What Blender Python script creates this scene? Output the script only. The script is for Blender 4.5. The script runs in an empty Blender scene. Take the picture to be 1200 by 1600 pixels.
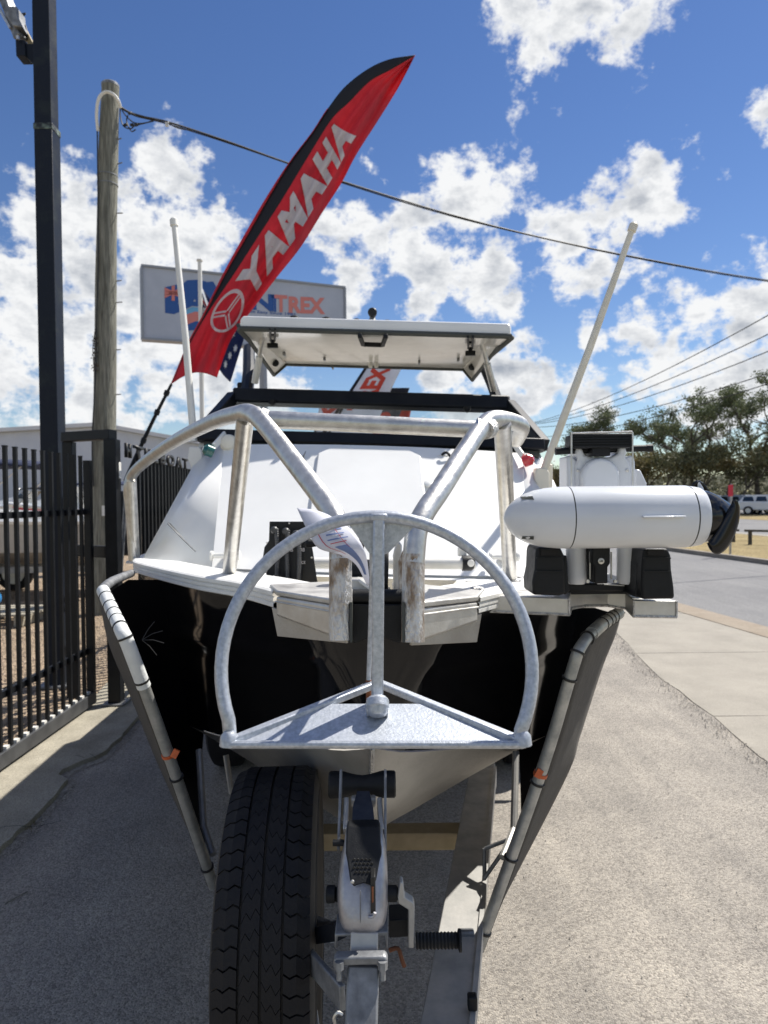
import bpy, bmesh, math, random
from mathutils import Vector, Matrix, noise
R = math.radians
rnd = random.Random(7)
sc = bpy.context.scene
C = sc.collection
# ------------------------------------------------------------------ camera
PITCH, ROLL, H, F = R(1.13), R(.55), 1.6, 1066.7
cam_d = bpy.data.cameras.new('camera'); cam = bpy.data.objects.new('camera', cam_d); C.objects.link(cam)
cam_d.sensor_fit = 'VERTICAL'; cam_d.sensor_height = 36; cam_d.sensor_width = 27; cam_d.lens = 24
cam_d.clip_end = 3000; cam_d.clip_start = .02
cam_d.dof.use_dof = True; cam_d.dof.focus_distance = 1.25; cam_d.dof.aperture_fstop = 7.5
cam.matrix_world = Matrix.Translation((0, 0, H)) @ Matrix.Rotation(R(90)-PITCH, 4, 'X') @ Matrix.Rotation(-ROLL, 4, 'Z')
sc.camera = cam
# ------------------------------------------------------------------ light
SUN = Vector((.60, .45, 1.0)).normalized()
sd = bpy.data.lights.new('sun', 'SUN'); sd.energy = 5.0; sd.angle = R(.53); sd.color = (1, .95, .87)
so = bpy.data.objects.new('sun', sd); C.objects.link(so); so.rotation_euler = SUN.to_track_quat('Z', 'Y').to_euler()
sc.view_settings.view_transform = 'Standard'; sc.view_settings.look = 'None'
sc.view_settings.exposure = .50; sc.view_settings.gamma = 1; sc.view_settings.use_curve_mapping = False
sc.cycles.max_bounces = 8; sc.cycles.transparent_max_bounces = 16

def ray(px, py):
    X = (px-600)/F; Z = (800-py)/F
    x = X*math.cos(ROLL)+Z*math.sin(ROLL); z = Z*math.cos(ROLL)-X*math.sin(ROLL)
    return Vector((x, math.cos(PITCH)+z*math.sin(PITCH), -math.sin(PITCH)+z*math.cos(PITCH)))
def P(px, py, d):                      # the world point at forward distance d along a sight line
    r = ray(px, py); t = d/r.y
    return Vector((r.x*t, d, H+r.z*t))
def G(px, py, h=0.0):                  # where a sight line meets the height h
    r = ray(px, py); t = (h-H)/r.z
    return Vector((r.x*t, r.y*t, h))
def Bt(u, d, w):                       # boat frame (slightly yawed and heeled) to world
    return Vector((-.012-.03*(d-1.25)+u+.038*(w-1.3), d, w-.038*u))

world = bpy.data.worlds.new('World'); sc.world = world; world.use_nodes = True
def build_world():
    nt = world.node_tree; N = nt.nodes; L = nt.links; N.clear()
    out = N.new('ShaderNodeOutputWorld'); bg = N.new('ShaderNodeBackground')
    sky = N.new('ShaderNodeTexSky'); sky.sky_type = 'NISHITA'; sky.sun_disc = False
    sky.sun_elevation = math.asin(SUN.z); sky.sun_rotation = math.atan2(SUN.x, SUN.y)
    sky.air_density = 1.0; sky.dust_density = .05; sky.ozone_density = 1.2; sky.altitude = 50
    tc = N.new('ShaderNodeTexCoord'); gen = tc.outputs['Generated']
    def math_(op, a, b=None, clamp=False):
        n = N.new('ShaderNodeMath'); n.operation = op; n.use_clamp = clamp
        for i, v in enumerate((a, b)):
            if v is None: continue
            if isinstance(v, (int, float)): n.inputs[i].default_value = v
            else: L.new(v, n.inputs[i])
        return n.outputs[0]
    def noise_(scale, detail, rough, dist=0, offs=(0, 0, 0), sy=(1, 1, 1)):
        mp = N.new('ShaderNodeMapping'); mp.inputs['Location'].default_value = offs; mp.inputs['Scale'].default_value = sy
        L.new(gen, mp.inputs['Vector'])
        n = N.new('ShaderNodeTexNoise'); n.inputs['Scale'].default_value = scale; n.inputs['Detail'].default_value = detail
        n.inputs['Roughness'].default_value = rough; n.inputs['Distortion'].default_value = dist
        L.new(mp.outputs[0], n.inputs['Vector']); return n.outputs[0]
    # warp the direction so cloud outlines are ragged
    wn = N.new('ShaderNodeTexNoise'); wn.inputs['Scale'].default_value = 9; wn.inputs['Detail'].default_value = 5
    wn.inputs['Roughness'].default_value = .62; L.new(gen, wn.inputs['Vector'])
    sub = N.new('ShaderNodeVectorMath'); sub.operation = 'SUBTRACT'; L.new(wn.outputs['Color'], sub.inputs[0]); sub.inputs[1].default_value = (.5, .5, .5)
    ma = N.new('ShaderNodeVectorMath'); ma.operation = 'MULTIPLY_ADD'; L.new(sub.outputs[0], ma.inputs[0]); ma.inputs[1].default_value = (.085, .085, .085); L.new(gen, ma.inputs[2])
    wdir = ma.outputs[0]
    blobs = [(870,45,75),(940,15,75),(990,-20,60),(835,80,40),(820,20,40),(1196,175,28),(745,275,42),(720,330,80),(700,400,75),(765,430,62),(640,370,62),(575,372,62),
      (505,360,42),(560,410,52),(585,262,20),(1015,315,62),(950,350,66),(890,375,60),(930,420,60),(1045,290,40),(1010,520,45),(1080,505,70),(1150,500,70),(1195,485,60),(930,520,28),
      (1040,590,60),(1120,600,75),(1190,600,60),(850,600,60),(800,590,58),(905,610,50),(700,595,42),(820,640,60),(730,640,50),(930,650,40),(240,262,44),(275,285,40),(200,300,30),(115,320,60),(40,325,50),
      (300,385,72),(240,400,75),(130,430,80),(40,440,85),(200,480,95),(80,530,100),(220,560,90),(330,540,80),(40,590,60),(110,620,60),(250,610,66),(330,600,50),(440,600,60),(500,490,45),(535,450,40),(420,560,50),
      (210,660,50),(70,655,50),(350,640,50),(430,640,45),(-60,480,90),(-60,620,80),(1260,540,80),(1250,170,40),(350,320,10),(655,480,35),(800,480,22)]
    f = None
    for (x, y, r) in blobs:
        d = ray(x, y).normalized(); rr = r/F*.90
        n = N.new('ShaderNodeVectorMath'); n.operation = 'DISTANCE'; L.new(wdir, n.inputs[0]); n.inputs[1].default_value = d
        v = math_('MULTIPLY_ADD', n.outputs['Value'], -1/rr); v.node.inputs[2].default_value = 1.0
        if f is None: f = v
        else:
            s = N.new('ShaderNodeMath'); s.operation = 'SMOOTH_MAX'; L.new(f, s.inputs[0]); L.new(v, s.inputs[1]); s.inputs[2].default_value = .16; f = s.outputs[0]
    # the same sort of broken cumulus all round the rest of the sky
    fwd = ray(600, 700).normalized()
    dp = N.new('ShaderNodeVectorMath'); dp.operation = 'DOT_PRODUCT'; L.new(gen, dp.inputs[0]); dp.inputs[1].default_value = fwd
    outside = math_('MULTIPLY', math_('SUBTRACT', .78, dp.outputs['Value']), 8, True)
    low = noise_(2.6, 2, .5, 0, (3.1, 7.7, 1.3), (1, 1, 1.6))
    genf = math_('MULTIPLY_ADD', low, 5.0); genf.node.inputs[2].default_value = -2.6
    genf = math_('MULTIPLY', genf, outside)
    genf = math_('MINIMUM', genf, 1.0)
    mxo = math_('SUBTRACT', outside, 1.0); mxo = math_('MULTIPLY', mxo, 3.0)   # -3 inside the view, 0 outside
    f = math_('MAXIMUM', f, math_('ADD', genf, mxo))
    det = noise_(14, 14, .62, .1, (0, 0, 0), (1, 1, 1.5))
    det2 = noise_(48, 8, .6, .1)
    dd = math_('MULTIPLY_ADD', det, 3.7); dd.node.inputs[2].default_value = -2.52
    dd2 = math_('MULTIPLY_ADD', det2, 1.5); L.new(dd, dd2.node.inputs[2]); dd = dd2
    dens = math_('ADD', f, dd)
    mr = N.new('ShaderNodeMapRange'); mr.interpolation_type = 'SMOOTHSTEP'; L.new(dens, mr.inputs[0])
    mr.inputs[1].default_value = -.05; mr.inputs[2].default_value = .62
    alpha = mr.outputs[0]
    # cloud body: bright tops, grey thick bases (field sampled a little lower)
    sh = noise_(14, 9, .6, .2, (0, 0, .05), (1, 1, 2.0))
    shade = N.new('ShaderNodeMapRange'); L.new(math_('ADD', math_('MULTIPLY', dens, .22), sh), shade.inputs[0])
    shade.inputs[1].default_value = .60; shade.inputs[2].default_value = .98
    cr = N.new('ShaderNodeMix'); cr.data_type = 'RGBA'; L.new(shade.outputs[0], cr.inputs[0])
    CL = 11.6
    cr.inputs[6].default_value = (.98*CL, .99*CL, 1.0*CL, 1); cr.inputs[7].default_value = (.40*CL, .44*CL, .51*CL, 1)
    # thin whitish veil toward the horizon
    sep = N.new('ShaderNodeSeparateXYZ'); L.new(gen, sep.inputs[0])
    hs = N.new('ShaderNodeHueSaturation'); hs.inputs['Hue'].default_value = .512; hs.inputs['Saturation'].default_value = 1.22; hs.inputs['Value'].default_value = 1.33; L.new(sky.outputs[0], hs.inputs['Color'])
    mx = N.new('ShaderNodeMix'); mx.data_type = 'RGBA'; L.new(alpha, mx.inputs[0]); L.new(hs.outputs[0], mx.inputs[6]); L.new(cr.outputs[2], mx.inputs[7])
    L.new(mx.outputs[2], bg.inputs['Color']); bg.inputs['Strength'].default_value = .058
    L.new(bg.outputs[0], out.inputs[0])
build_world()
world.cycles.sampling_method = 'MANUAL'; world.cycles.sample_map_resolution = 512

# ------------------------------------------------------------------ materials
def mat(name, c1, c2=None, scale=8, rough=.5, rough2=None, metal=0, bump=0, bscale=60, detail=6, coat=0, c3=None, vor=0, spec=.5, trans=0, stretch=(1, 1, 1), contrast=(.35, .65), transl=0, bdist=.02):
    m = bpy.data.materials.new(name); m.use_nodes = True; nt = m.node_tree; N = nt.nodes; L = nt.links
    b = N['Principled BSDF']; b.inputs['Metallic'].default_value = metal; b.inputs['Roughness'].default_value = rough
    b.inputs['Specular IOR Level'].default_value = spec; b.inputs['Coat Weight'].default_value = coat; b.inputs['Coat Roughness'].default_value = .05
    if trans: b.inputs['Transmission Weight'].default_value = trans
    b.inputs['Base Color'].default_value = (*c1, 1)
    if c2 or bump:
        tc = N.new('ShaderNodeTexCoord'); mp = N.new('ShaderNodeMapping'); mp.inputs['Scale'].default_value = stretch; L.new(tc.outputs['Object'], mp.inputs['Vector'])
    if c2:
        n = N.new('ShaderNodeTexNoise'); n.inputs['Scale'].default_value = scale; n.inputs['Detail'].default_value = detail; n.inputs['Roughness'].default_value = .6; L.new(mp.outputs[0], n.inputs['Vector'])
        r = N.new('ShaderNodeValToRGB'); r.color_ramp.elements[0].position = contrast[0]; r.color_ramp.elements[1].position = contrast[1]
        r.color_ramp.elements[0].color = (*c1, 1); r.color_ramp.elements[1].color = (*c2, 1)
        if c3: e = r.color_ramp.elements.new(.5*(contrast[0]+contrast[1])); e.color = (*c3, 1)
        L.new(n.outputs[0], r.inputs[0]); L.new(r.outputs[0], b.inputs['Base Color'])
        if rough2 is not None:
            mr = N.new('ShaderNodeMapRange'); mr.inputs[1].default_value = .3; mr.inputs[2].default_value = .7; mr.inputs[3].default_value = rough; mr.inputs[4].default_value = rough2
            L.new(n.outputs[0], mr.inputs[0]); L.new(mr.outputs[0], b.inputs['Roughness'])
    if bump:
        if vor: n2 = N.new('ShaderNodeTexVoronoi'); n2.inputs['Scale'].default_value = bscale; h = n2.outputs['Distance']
        else: n2 = N.new('ShaderNodeTexNoise'); n2.inputs['Scale'].default_value = bscale; n2.inputs['Detail'].default_value = 4; h = n2.outputs[0]
        L.new(mp.outputs[0], n2.inputs['Vector'])
        bp = N.new('ShaderNodeBump'); bp.inputs['Strength'].default_value = bump; bp.inputs['Distance'].default_value = bdist; L.new(h, bp.inputs['Height']); L.new(bp.outputs[0], b.inputs['Normal'])
    if transl:
        t = N.new('ShaderNodeBsdfTranslucent'); ms = N.new('ShaderNodeMixShader'); ms.inputs[0].default_value = transl
        src = b.inputs['Base Color'].links[0].from_socket if b.inputs['Base Color'].is_linked else None
        if src: L.new(src, t.inputs[0])
        else: t.inputs[0].default_value = (*c1, 1)
        L.new(b.outputs[0], ms.inputs[1]); L.new(t.outputs[0], ms.inputs[2]); L.new(ms.outputs[0], N['Material Output'].inputs[0])
    return m
def gray(v, b=0): return (v, v, v+b)
M = {}
M['alu_tube'] = mat('alu_tube', (.52, .51, .485), (.68, .67, .64), 45, .36, .46, .95, .3, 170, bdist=.002)
M['alu_worn'] = mat('alu_worn', (.28, .21, .15), (.68, .67, .65), 9, .62, .4, .75, .7, 70, c3=(.50, .46, .42), stretch=(4, 4, 1.4), contrast=(.40, .56), bdist=.008)
M['alu_plate'] = mat('alu_plate', (.50, .49, .47), (.66, .65, .62), 14, .42, .58, .85, .15, 120, bdist=.004)
M['alu_weld'] = mat('alu_weld', (.45, .44, .42), (.75, .74, .72), 90, .5, .35, .9, 1.0, 220, bdist=.006)
M['alu_hull'] = mat('alu_hull', (.36, .34, .31), (.50, .48, .44), 5, .45, .6, .55, .1, 90)
M['galv'] = mat('galv', (.34, .37, .41), (.55, .58, .63), 160, .5, .42, .6, .22, 240, bdist=.002, contrast=(.3, .7))
M['galv_dark'] = mat('galv_dark', (.15, .155, .165), (.30, .31, .32), 22, .62, .5, .6, .3, 90, bdist=.003)
M['galv_steel'] = mat('galv_steel', (.34, .34, .33), (.50, .49, .47), 12, .6, .48, .5, .15, 110, bdist=.003)
M['winch_cast'] = mat('winch_cast', (.30, .30, .33), (.46, .46, .49), 30, .38, .5, .8, .25, 160, bdist=.003)
M['white'] = mat('white', (.76, .76, .74), (.82, .82, .80), 3, .28, .36, coat=.3)
M['white_deck'] = mat('white_deck', (.70, .70, .68), (.80, .80, .78), 9, .35, .5, bump=.05, bscale=80)
M['white_motor'] = mat('white_motor', (.64, .66, .69), (.70, .72, .75), 4, .20, .28, bump=.05, bscale=200, bdist=.002)
M['cream'] = mat('cream', (.70, .66, .56), (.78, .74, .64), 6, .5, .6)
M['under_roof'] = mat('under_roof', (.68, .66, .60), (.80, .78, .72), 5, .12, .22, coat=.4, bump=.03, bscale=6)
M['black_gloss'] = mat('black_gloss', (.004, .004, .005), (.007, .007, .008), 2, .06, .10, spec=.38, bump=.02, bscale=3)
M['black_plastic'] = mat('black_plastic', (.006, .007, .009), (.012, .013, .015), 40, .42, .6, spec=.28, bump=.25, bscale=400, bdist=.002)
M['black_paint'] = mat('black_paint', (.005, .007, .012), (.011, .013, .018), 12, .4, .5, spec=.22)
M['navy_post'] = mat('navy_post', (.008, .012, .022), (.024, .032, .036), 6, .4, .6, c3=(.010, .014, .024), contrast=(.3, .75), bump=.1, bscale=40, spec=.2)
M['patina'] = mat('patina', (.010, .014, .02), (.22, .30, .26), 14, .5, .8, contrast=(.45, .72), bump=.2, bscale=60)
M['fence'] = mat('fence', (.006, .007, .009), (.012, .013, .015), 10, .42, .5, spec=.3)
M['rubber'] = mat('rubber', (.007, .007, .009), (.016, .015, .016), 18, .55, .75, bump=.3, bscale=120, bdist=.003, spec=.3)
M['rubber_side'] = mat('rubber_side', (.020, .019, .018), (.055, .048, .040), 9, .7, .85, bump=.2, bscale=60, bdist=.003)
M['rim'] = mat('rim', (.5, .5, .5), (.62, .62, .62), 10, .4, metal=.8)
M['seal'] = mat('seal', (.05, .055, .05), None, rough=.6)
M['grey_fabric'] = mat('grey_fabric', (.055, .050, .044), (.085, .078, .068), 30, .9, .95, bump=.5, bscale=500, bdist=.002)
M['guard_pipe'] = mat('guard_pipe', (.30, .31, .30), (.46, .46, .44), 26, .55, .4, .6, .35, 150, bdist=.003)
M['wrap'] = mat('wrap', (.58, .60, .60), (.70, .72, .71), 18, .6, .75, bump=.3, bscale=150, bdist=.003)
M['shade_black'] = mat('shade_black', (.003, .003, .004), None, rough=.6, spec=.05)  # near-black for the added sheets that imitate shade beside the hull
M['tie'] = mat('tie', (.012, .012, .012), None, rough=.5)
M['hose'] = mat('hose', (.03, .032, .036), (.06, .062, .066), 30, .4, .5)
M['rail_steel'] = mat('rail_steel', (.05, .053, .06), (.09, .094, .10), 9, .5, .6, .3)
M['orange'] = mat('orange', (.45, .08, .02), (.60, .14, .04), 40, .5)
M['red_flag'] = mat('red_flag', (.56, .045, .075), (.66, .065, .095), 5, .8, .9, transl=.5, bump=.3, bscale=600, bdist=.002)
M['black_flag'] = mat('black_flag', (.008, .009, .016), None, rough=.8)
M['white_print'] = mat('white_print', (.66, .64, .68), (.74, .72, .76), 6, .8, transl=.35)
M['white_flag'] = mat('white_flag', (.62, .64, .70), (.7, .72, .78), 5, .8, transl=.4)
M['grey_flag'] = mat('grey_flag', (.07, .08, .10), (.10, .11, .13), 5, .8, transl=.3)
M['navy_flag'] = mat('navy_flag', (.012, .024, .10), (.018, .034, .13), 5, .8, transl=.35)
M['red_print'] = mat('red_print', (.60, .07, .045), None, rough=.8, transl=.2)
M['sign_face'] = mat('sign_face', (.40, .43, .50), (.45, .48, .55), 2, .5, .6)
M['sign_frame'] = mat('sign_frame', (.30, .31, .33), None, rough=.5, metal=.5)
M['sign_blue'] = mat('sign_blue', (.018, .085, .30), None, rough=.55)
M['sign_light'] = mat('sign_light', (.14, .38, .60), None, rough=.55)
M['sign_pink'] = mat('sign_pink', (.62, .20, .17), None, rough=.55)
M['timber'] = mat('timber', (.075, .072, .058), (.32, .31, .26), 6, .85, .95, c3=(.19, .19, .155), stretch=(7, 7, .5), contrast=(.3, .72), bump=.8, bscale=14, bdist=.02)
M['wire'] = mat('wire', (.02, .02, .02), None, rough=.6)
M['pole_white'] = mat('pole_white', (.70, .69, .65), (.76, .75, .71), 20, .4)
M['outrigger'] = mat('outrigger', (.62, .58, .48), (.72, .68, .58), 20, .45)
def thin_glass():
    m = bpy.data.materials.new('glass'); m.use_nodes = True; nt = m.node_tree; N = nt.nodes; L = nt.links; N.remove(N['Principled BSDF'])
    t = N.new('ShaderNodeBsdfTransparent'); t.inputs[0].default_value = (.80, .87, .90, 1); g = N.new('ShaderNodeBsdfGlossy'); g.inputs['Roughness'].default_value = .02
    f = N.new('ShaderNodeFresnel'); f.inputs[0].default_value = 1.3; x = N.new('ShaderNodeMixShader'); L.new(f.outputs[0], x.inputs[0]); L.new(t.outputs[0], x.inputs[1]); L.new(g.outputs[0], x.inputs[2]); L.new(x.outputs[0], N['Material Output'].inputs[0]); return m
M['glass'] = thin_glass()
M['dark_glass'] = mat('dark_glass', (.02, .03, .04), None, rough=.05, coat=1)
M['green_lens'] = mat('green_lens', (.01, .10, .09), None, rough=.2, coat=.5)
M['red_lens'] = mat('red_lens', (.55, .02, .03), None, rough=.2, coat=.5)
M['paper'] = mat('paper', (.70, .71, .78), (.76, .77, .83), 8, .6, transl=.3)
M['paper_red'] = mat('paper_red', (.5, .05, .06), None, rough=.7)
M['paper_blue'] = mat('paper_blue', (.16, .22, .42), None, rough=.7)
M['strap'] = mat('strap', (.015, .02, .035), (.03, .035, .05), 60, .8)
M['tan_steel'] = mat('tan_steel', (.28, .23, .14), (.38, .31, .20), 12, .7, .6, .2)
M['rust'] = mat('rust', (.10, .04, .02), (.25, .09, .04), 30, .9)
M['bark'] = mat('bark', (.05, .04, .032), (.13, .11, .09), 3, .9)
M['leaf_a'] = mat('leaf_a', (.080, .105, .048), (.145, .165, .085), .8, .7, transl=.25)
M['leaf_b'] = mat('leaf_b', (.12, .115, .045), (.24, .19, .08), .6, .7, transl=.25)
M['leaf_c'] = mat('leaf_c', (.075, .092, .042), (.16, .145, .07), .5, .7, transl=.2)
M['steel_shed'] = mat('steel_shed', (.46, .50, .58), (.52, .56, .63), .6, .55, .7)
M['shed_roof'] = mat('shed_roof', (.52, .55, .60), (.58, .60, .64), .8, .5)
M['yard_hull'] = mat('yard_hull', (.42, .41, .39), (.52, .51, .49), 3, .45, .6, .3)
M['canvas_navy'] = mat('canvas_navy', (.012, .018, .05), (.02, .03, .07), 8, .9)
M['blue_plastic'] = mat('blue_plastic', (.02, .22, .55), None, rough=.5)
M['car_silver'] = mat('car_silver', (.36, .40, .47), None, rough=.3, metal=.3, coat=.6)
M['car_white'] = mat('car_white', (.72, .73, .74), None, rough=.3, coat=.6)
M['car_dark'] = mat('car_dark', (.04, .045, .055), None, rough=.3, coat=.6)
M['sign_red'] = mat('sign_red', (.60, .03, .06), None, rough=.5)
M['rail_wood'] = mat('rail_wood', (.05, .045, .04), (.10, .09, .075), 6, .9)

def ground_mat(name, cols, fine, patch, bump, bd=.01, rough=.9, speck=None, cell=0, tint=None, streak=0):
    m = bpy.data.materials.new(name); m.use_nodes = True; nt = m.node_tree; N = nt.nodes; L = nt.links; b = N['Principled BSDF']
    b.inputs['Roughness'].default_value = rough; b.inputs['Specular IOR Level'].default_value = .3
    tc = N.new('ShaderNodeTexCoord'); V = tc.outputs['Object']
    n1 = N.new('ShaderNodeTexNoise'); n1.inputs['Scale'].default_value = patch; n1.inputs['Detail'].default_value = 7; n1.inputs['Roughness'].default_value = .62; L.new(V, n1.inputs['Vector'])
    r1 = N.new('ShaderNodeValToRGB'); r1.color_ramp.elements[0].position = .32; r1.color_ramp.elements[1].position = .68
    r1.color_ramp.elements[0].color = (*cols[0], 1); r1.color_ramp.elements[1].color = (*cols[1], 1); L.new(n1.outputs[0], r1.inputs[0])
    v = N.new('ShaderNodeTexVoronoi'); v.inputs['Scale'].default_value = fine; L.new(V, v.inputs['Vector'])
    sp = N.new('ShaderNodeSeparateColor'); L.new(v.outputs['Color'], sp.inputs[0])
    r2 = N.new('ShaderNodeValToRGB'); r2.color_ramp.elements[0].color = (.62, .61, .60, 1); r2.color_ramp.elements[1].color = (1.32, 1.30, 1.26, 1)
    e = r2.color_ramp.elements.new(.5); e.color = (1, 1, 1, 1)
    L.new(sp.outputs[0], r2.inputs[0])
    mu = N.new('ShaderNodeMix'); mu.data_type = 'RGBA'; mu.blend_type = 'MULTIPLY'; mu.inputs[0].default_value = 1 if not cell else cell; L.new(r1.outputs[0], mu.inputs[6]); L.new(r2.outputs[0], mu.inputs[7])
    col = mu.outputs[2]
    n3 = N.new('ShaderNodeTexNoise'); n3.inputs['Scale'].default_value = fine*1.9; n3.inputs['Detail'].default_value = 3; L.new(V, n3.inputs['Vector'])
    if speck:
        rs = N.new('ShaderNodeValToRGB'); rs.color_ramp.elements[0].position = .60; rs.color_ramp.elements[1].position = .72; rs.color_ramp.elements[0].color = (0, 0, 0, 1); rs.color_ramp.elements[1].color = (1, 1, 1, 1)
        L.new(n3.outputs[0], rs.inputs[0]); m3 = N.new('ShaderNodeMix'); m3.data_type = 'RGBA'; L.new(rs.outputs[0], m3.inputs[0]); L.new(col, m3.inputs[6]); m3.inputs[7].default_value = (*speck, 1); col = m3.outputs[2]
    if streak:
        mp = N.new('ShaderNodeMapping'); mp.inputs['Rotation'].default_value = (0, 0, R(streak)); mp.inputs['Scale'].default_value = (6, .35, 1); L.new(V, mp.inputs['Vector'])
        n4 = N.new('ShaderNodeTexNoise'); n4.inputs['Scale'].default_value = 1.2; n4.inputs['Detail'].default_value = 6; L.new(mp.outputs[0], n4.inputs['Vector'])
        r4 = N.new('ShaderNodeValToRGB'); r4.color_ramp.elements[0].position = .38; r4.color_ramp.elements[1].position = .62; r4.color_ramp.elements[0].color = (.93, .93, .935, 1); r4.color_ramp.elements[1].color = (1.04, 1.035, 1.03, 1)
        L.new(n4.outputs[0], r4.inputs[0]); m4 = N.new('ShaderNodeMix'); m4.data_type = 'RGBA'; m4.blend_type = 'MULTIPLY'; m4.inputs[0].default_value = 1; L.new(col, m4.inputs[6]); L.new(r4.outputs[0], m4.inputs[7]); col = m4.outputs[2]
    L.new(col, b.inputs['Base Color'])
    ad = N.new('ShaderNodeMath'); ad.operation = 'ADD'; L.new(v.outputs['Distance'], ad.inputs[0]); L.new(n3.outputs[0], ad.inputs[1])
    bp = N.new('ShaderNodeBump'); bp.inputs['Strength'].default_value = bump; bp.inputs['Distance'].default_value = bd; bp.invert = True
    L.new(ad.outputs[0], bp.inputs['Height']); L.new(bp.outputs[0], b.inputs['Normal'])
    return m
M['apron'] = ground_mat('apron', ((.250, .232, .208), (.375, .345, .302)), 150, 1.4, .8, .0045, speck=(.38, .35, .30), streak=-14)
M['concrete'] = ground_mat('concrete', ((.27, .25, .215), (.34, .315, .27)), 220, 2.2, .25, .003, cell=.35)
M['concrete_old'] = ground_mat('concrete_old', ((.27, .25, .20), (.40, .37, .30)), 160, 4, .6, .004, cell=.5)
M['asphalt'] = ground_mat('asphalt', ((.17, .17, .175), (.22, .22, .22)), 90, .5, .5, .006, cell=.6, streak=8)
M['yard_gravel'] = ground_mat('yard_gravel', ((.30, .23, .16), (.40, .31, .22)), 32, 1.2, 1, .03)
M['dry_grass'] = ground_mat('dry_grass', ((.26, .20, .09), (.38, .30, .15)), 26, .8, 1, .03)
M['earth'] = ground_mat('earth', ((.20, .19, .12), (.28, .25, .15)), 5, .3, .5, .03)
M['gutter'] = ground_mat('gutter', ((.25, .205, .155), (.31, .265, .21)), 140, 3, .3, .003, cell=.5)
M['kerb'] = ground_mat('kerb', ((.20, .18, .16), (.30, .27, .23)), 60, 2, .4, .006, cell=.5)

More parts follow.
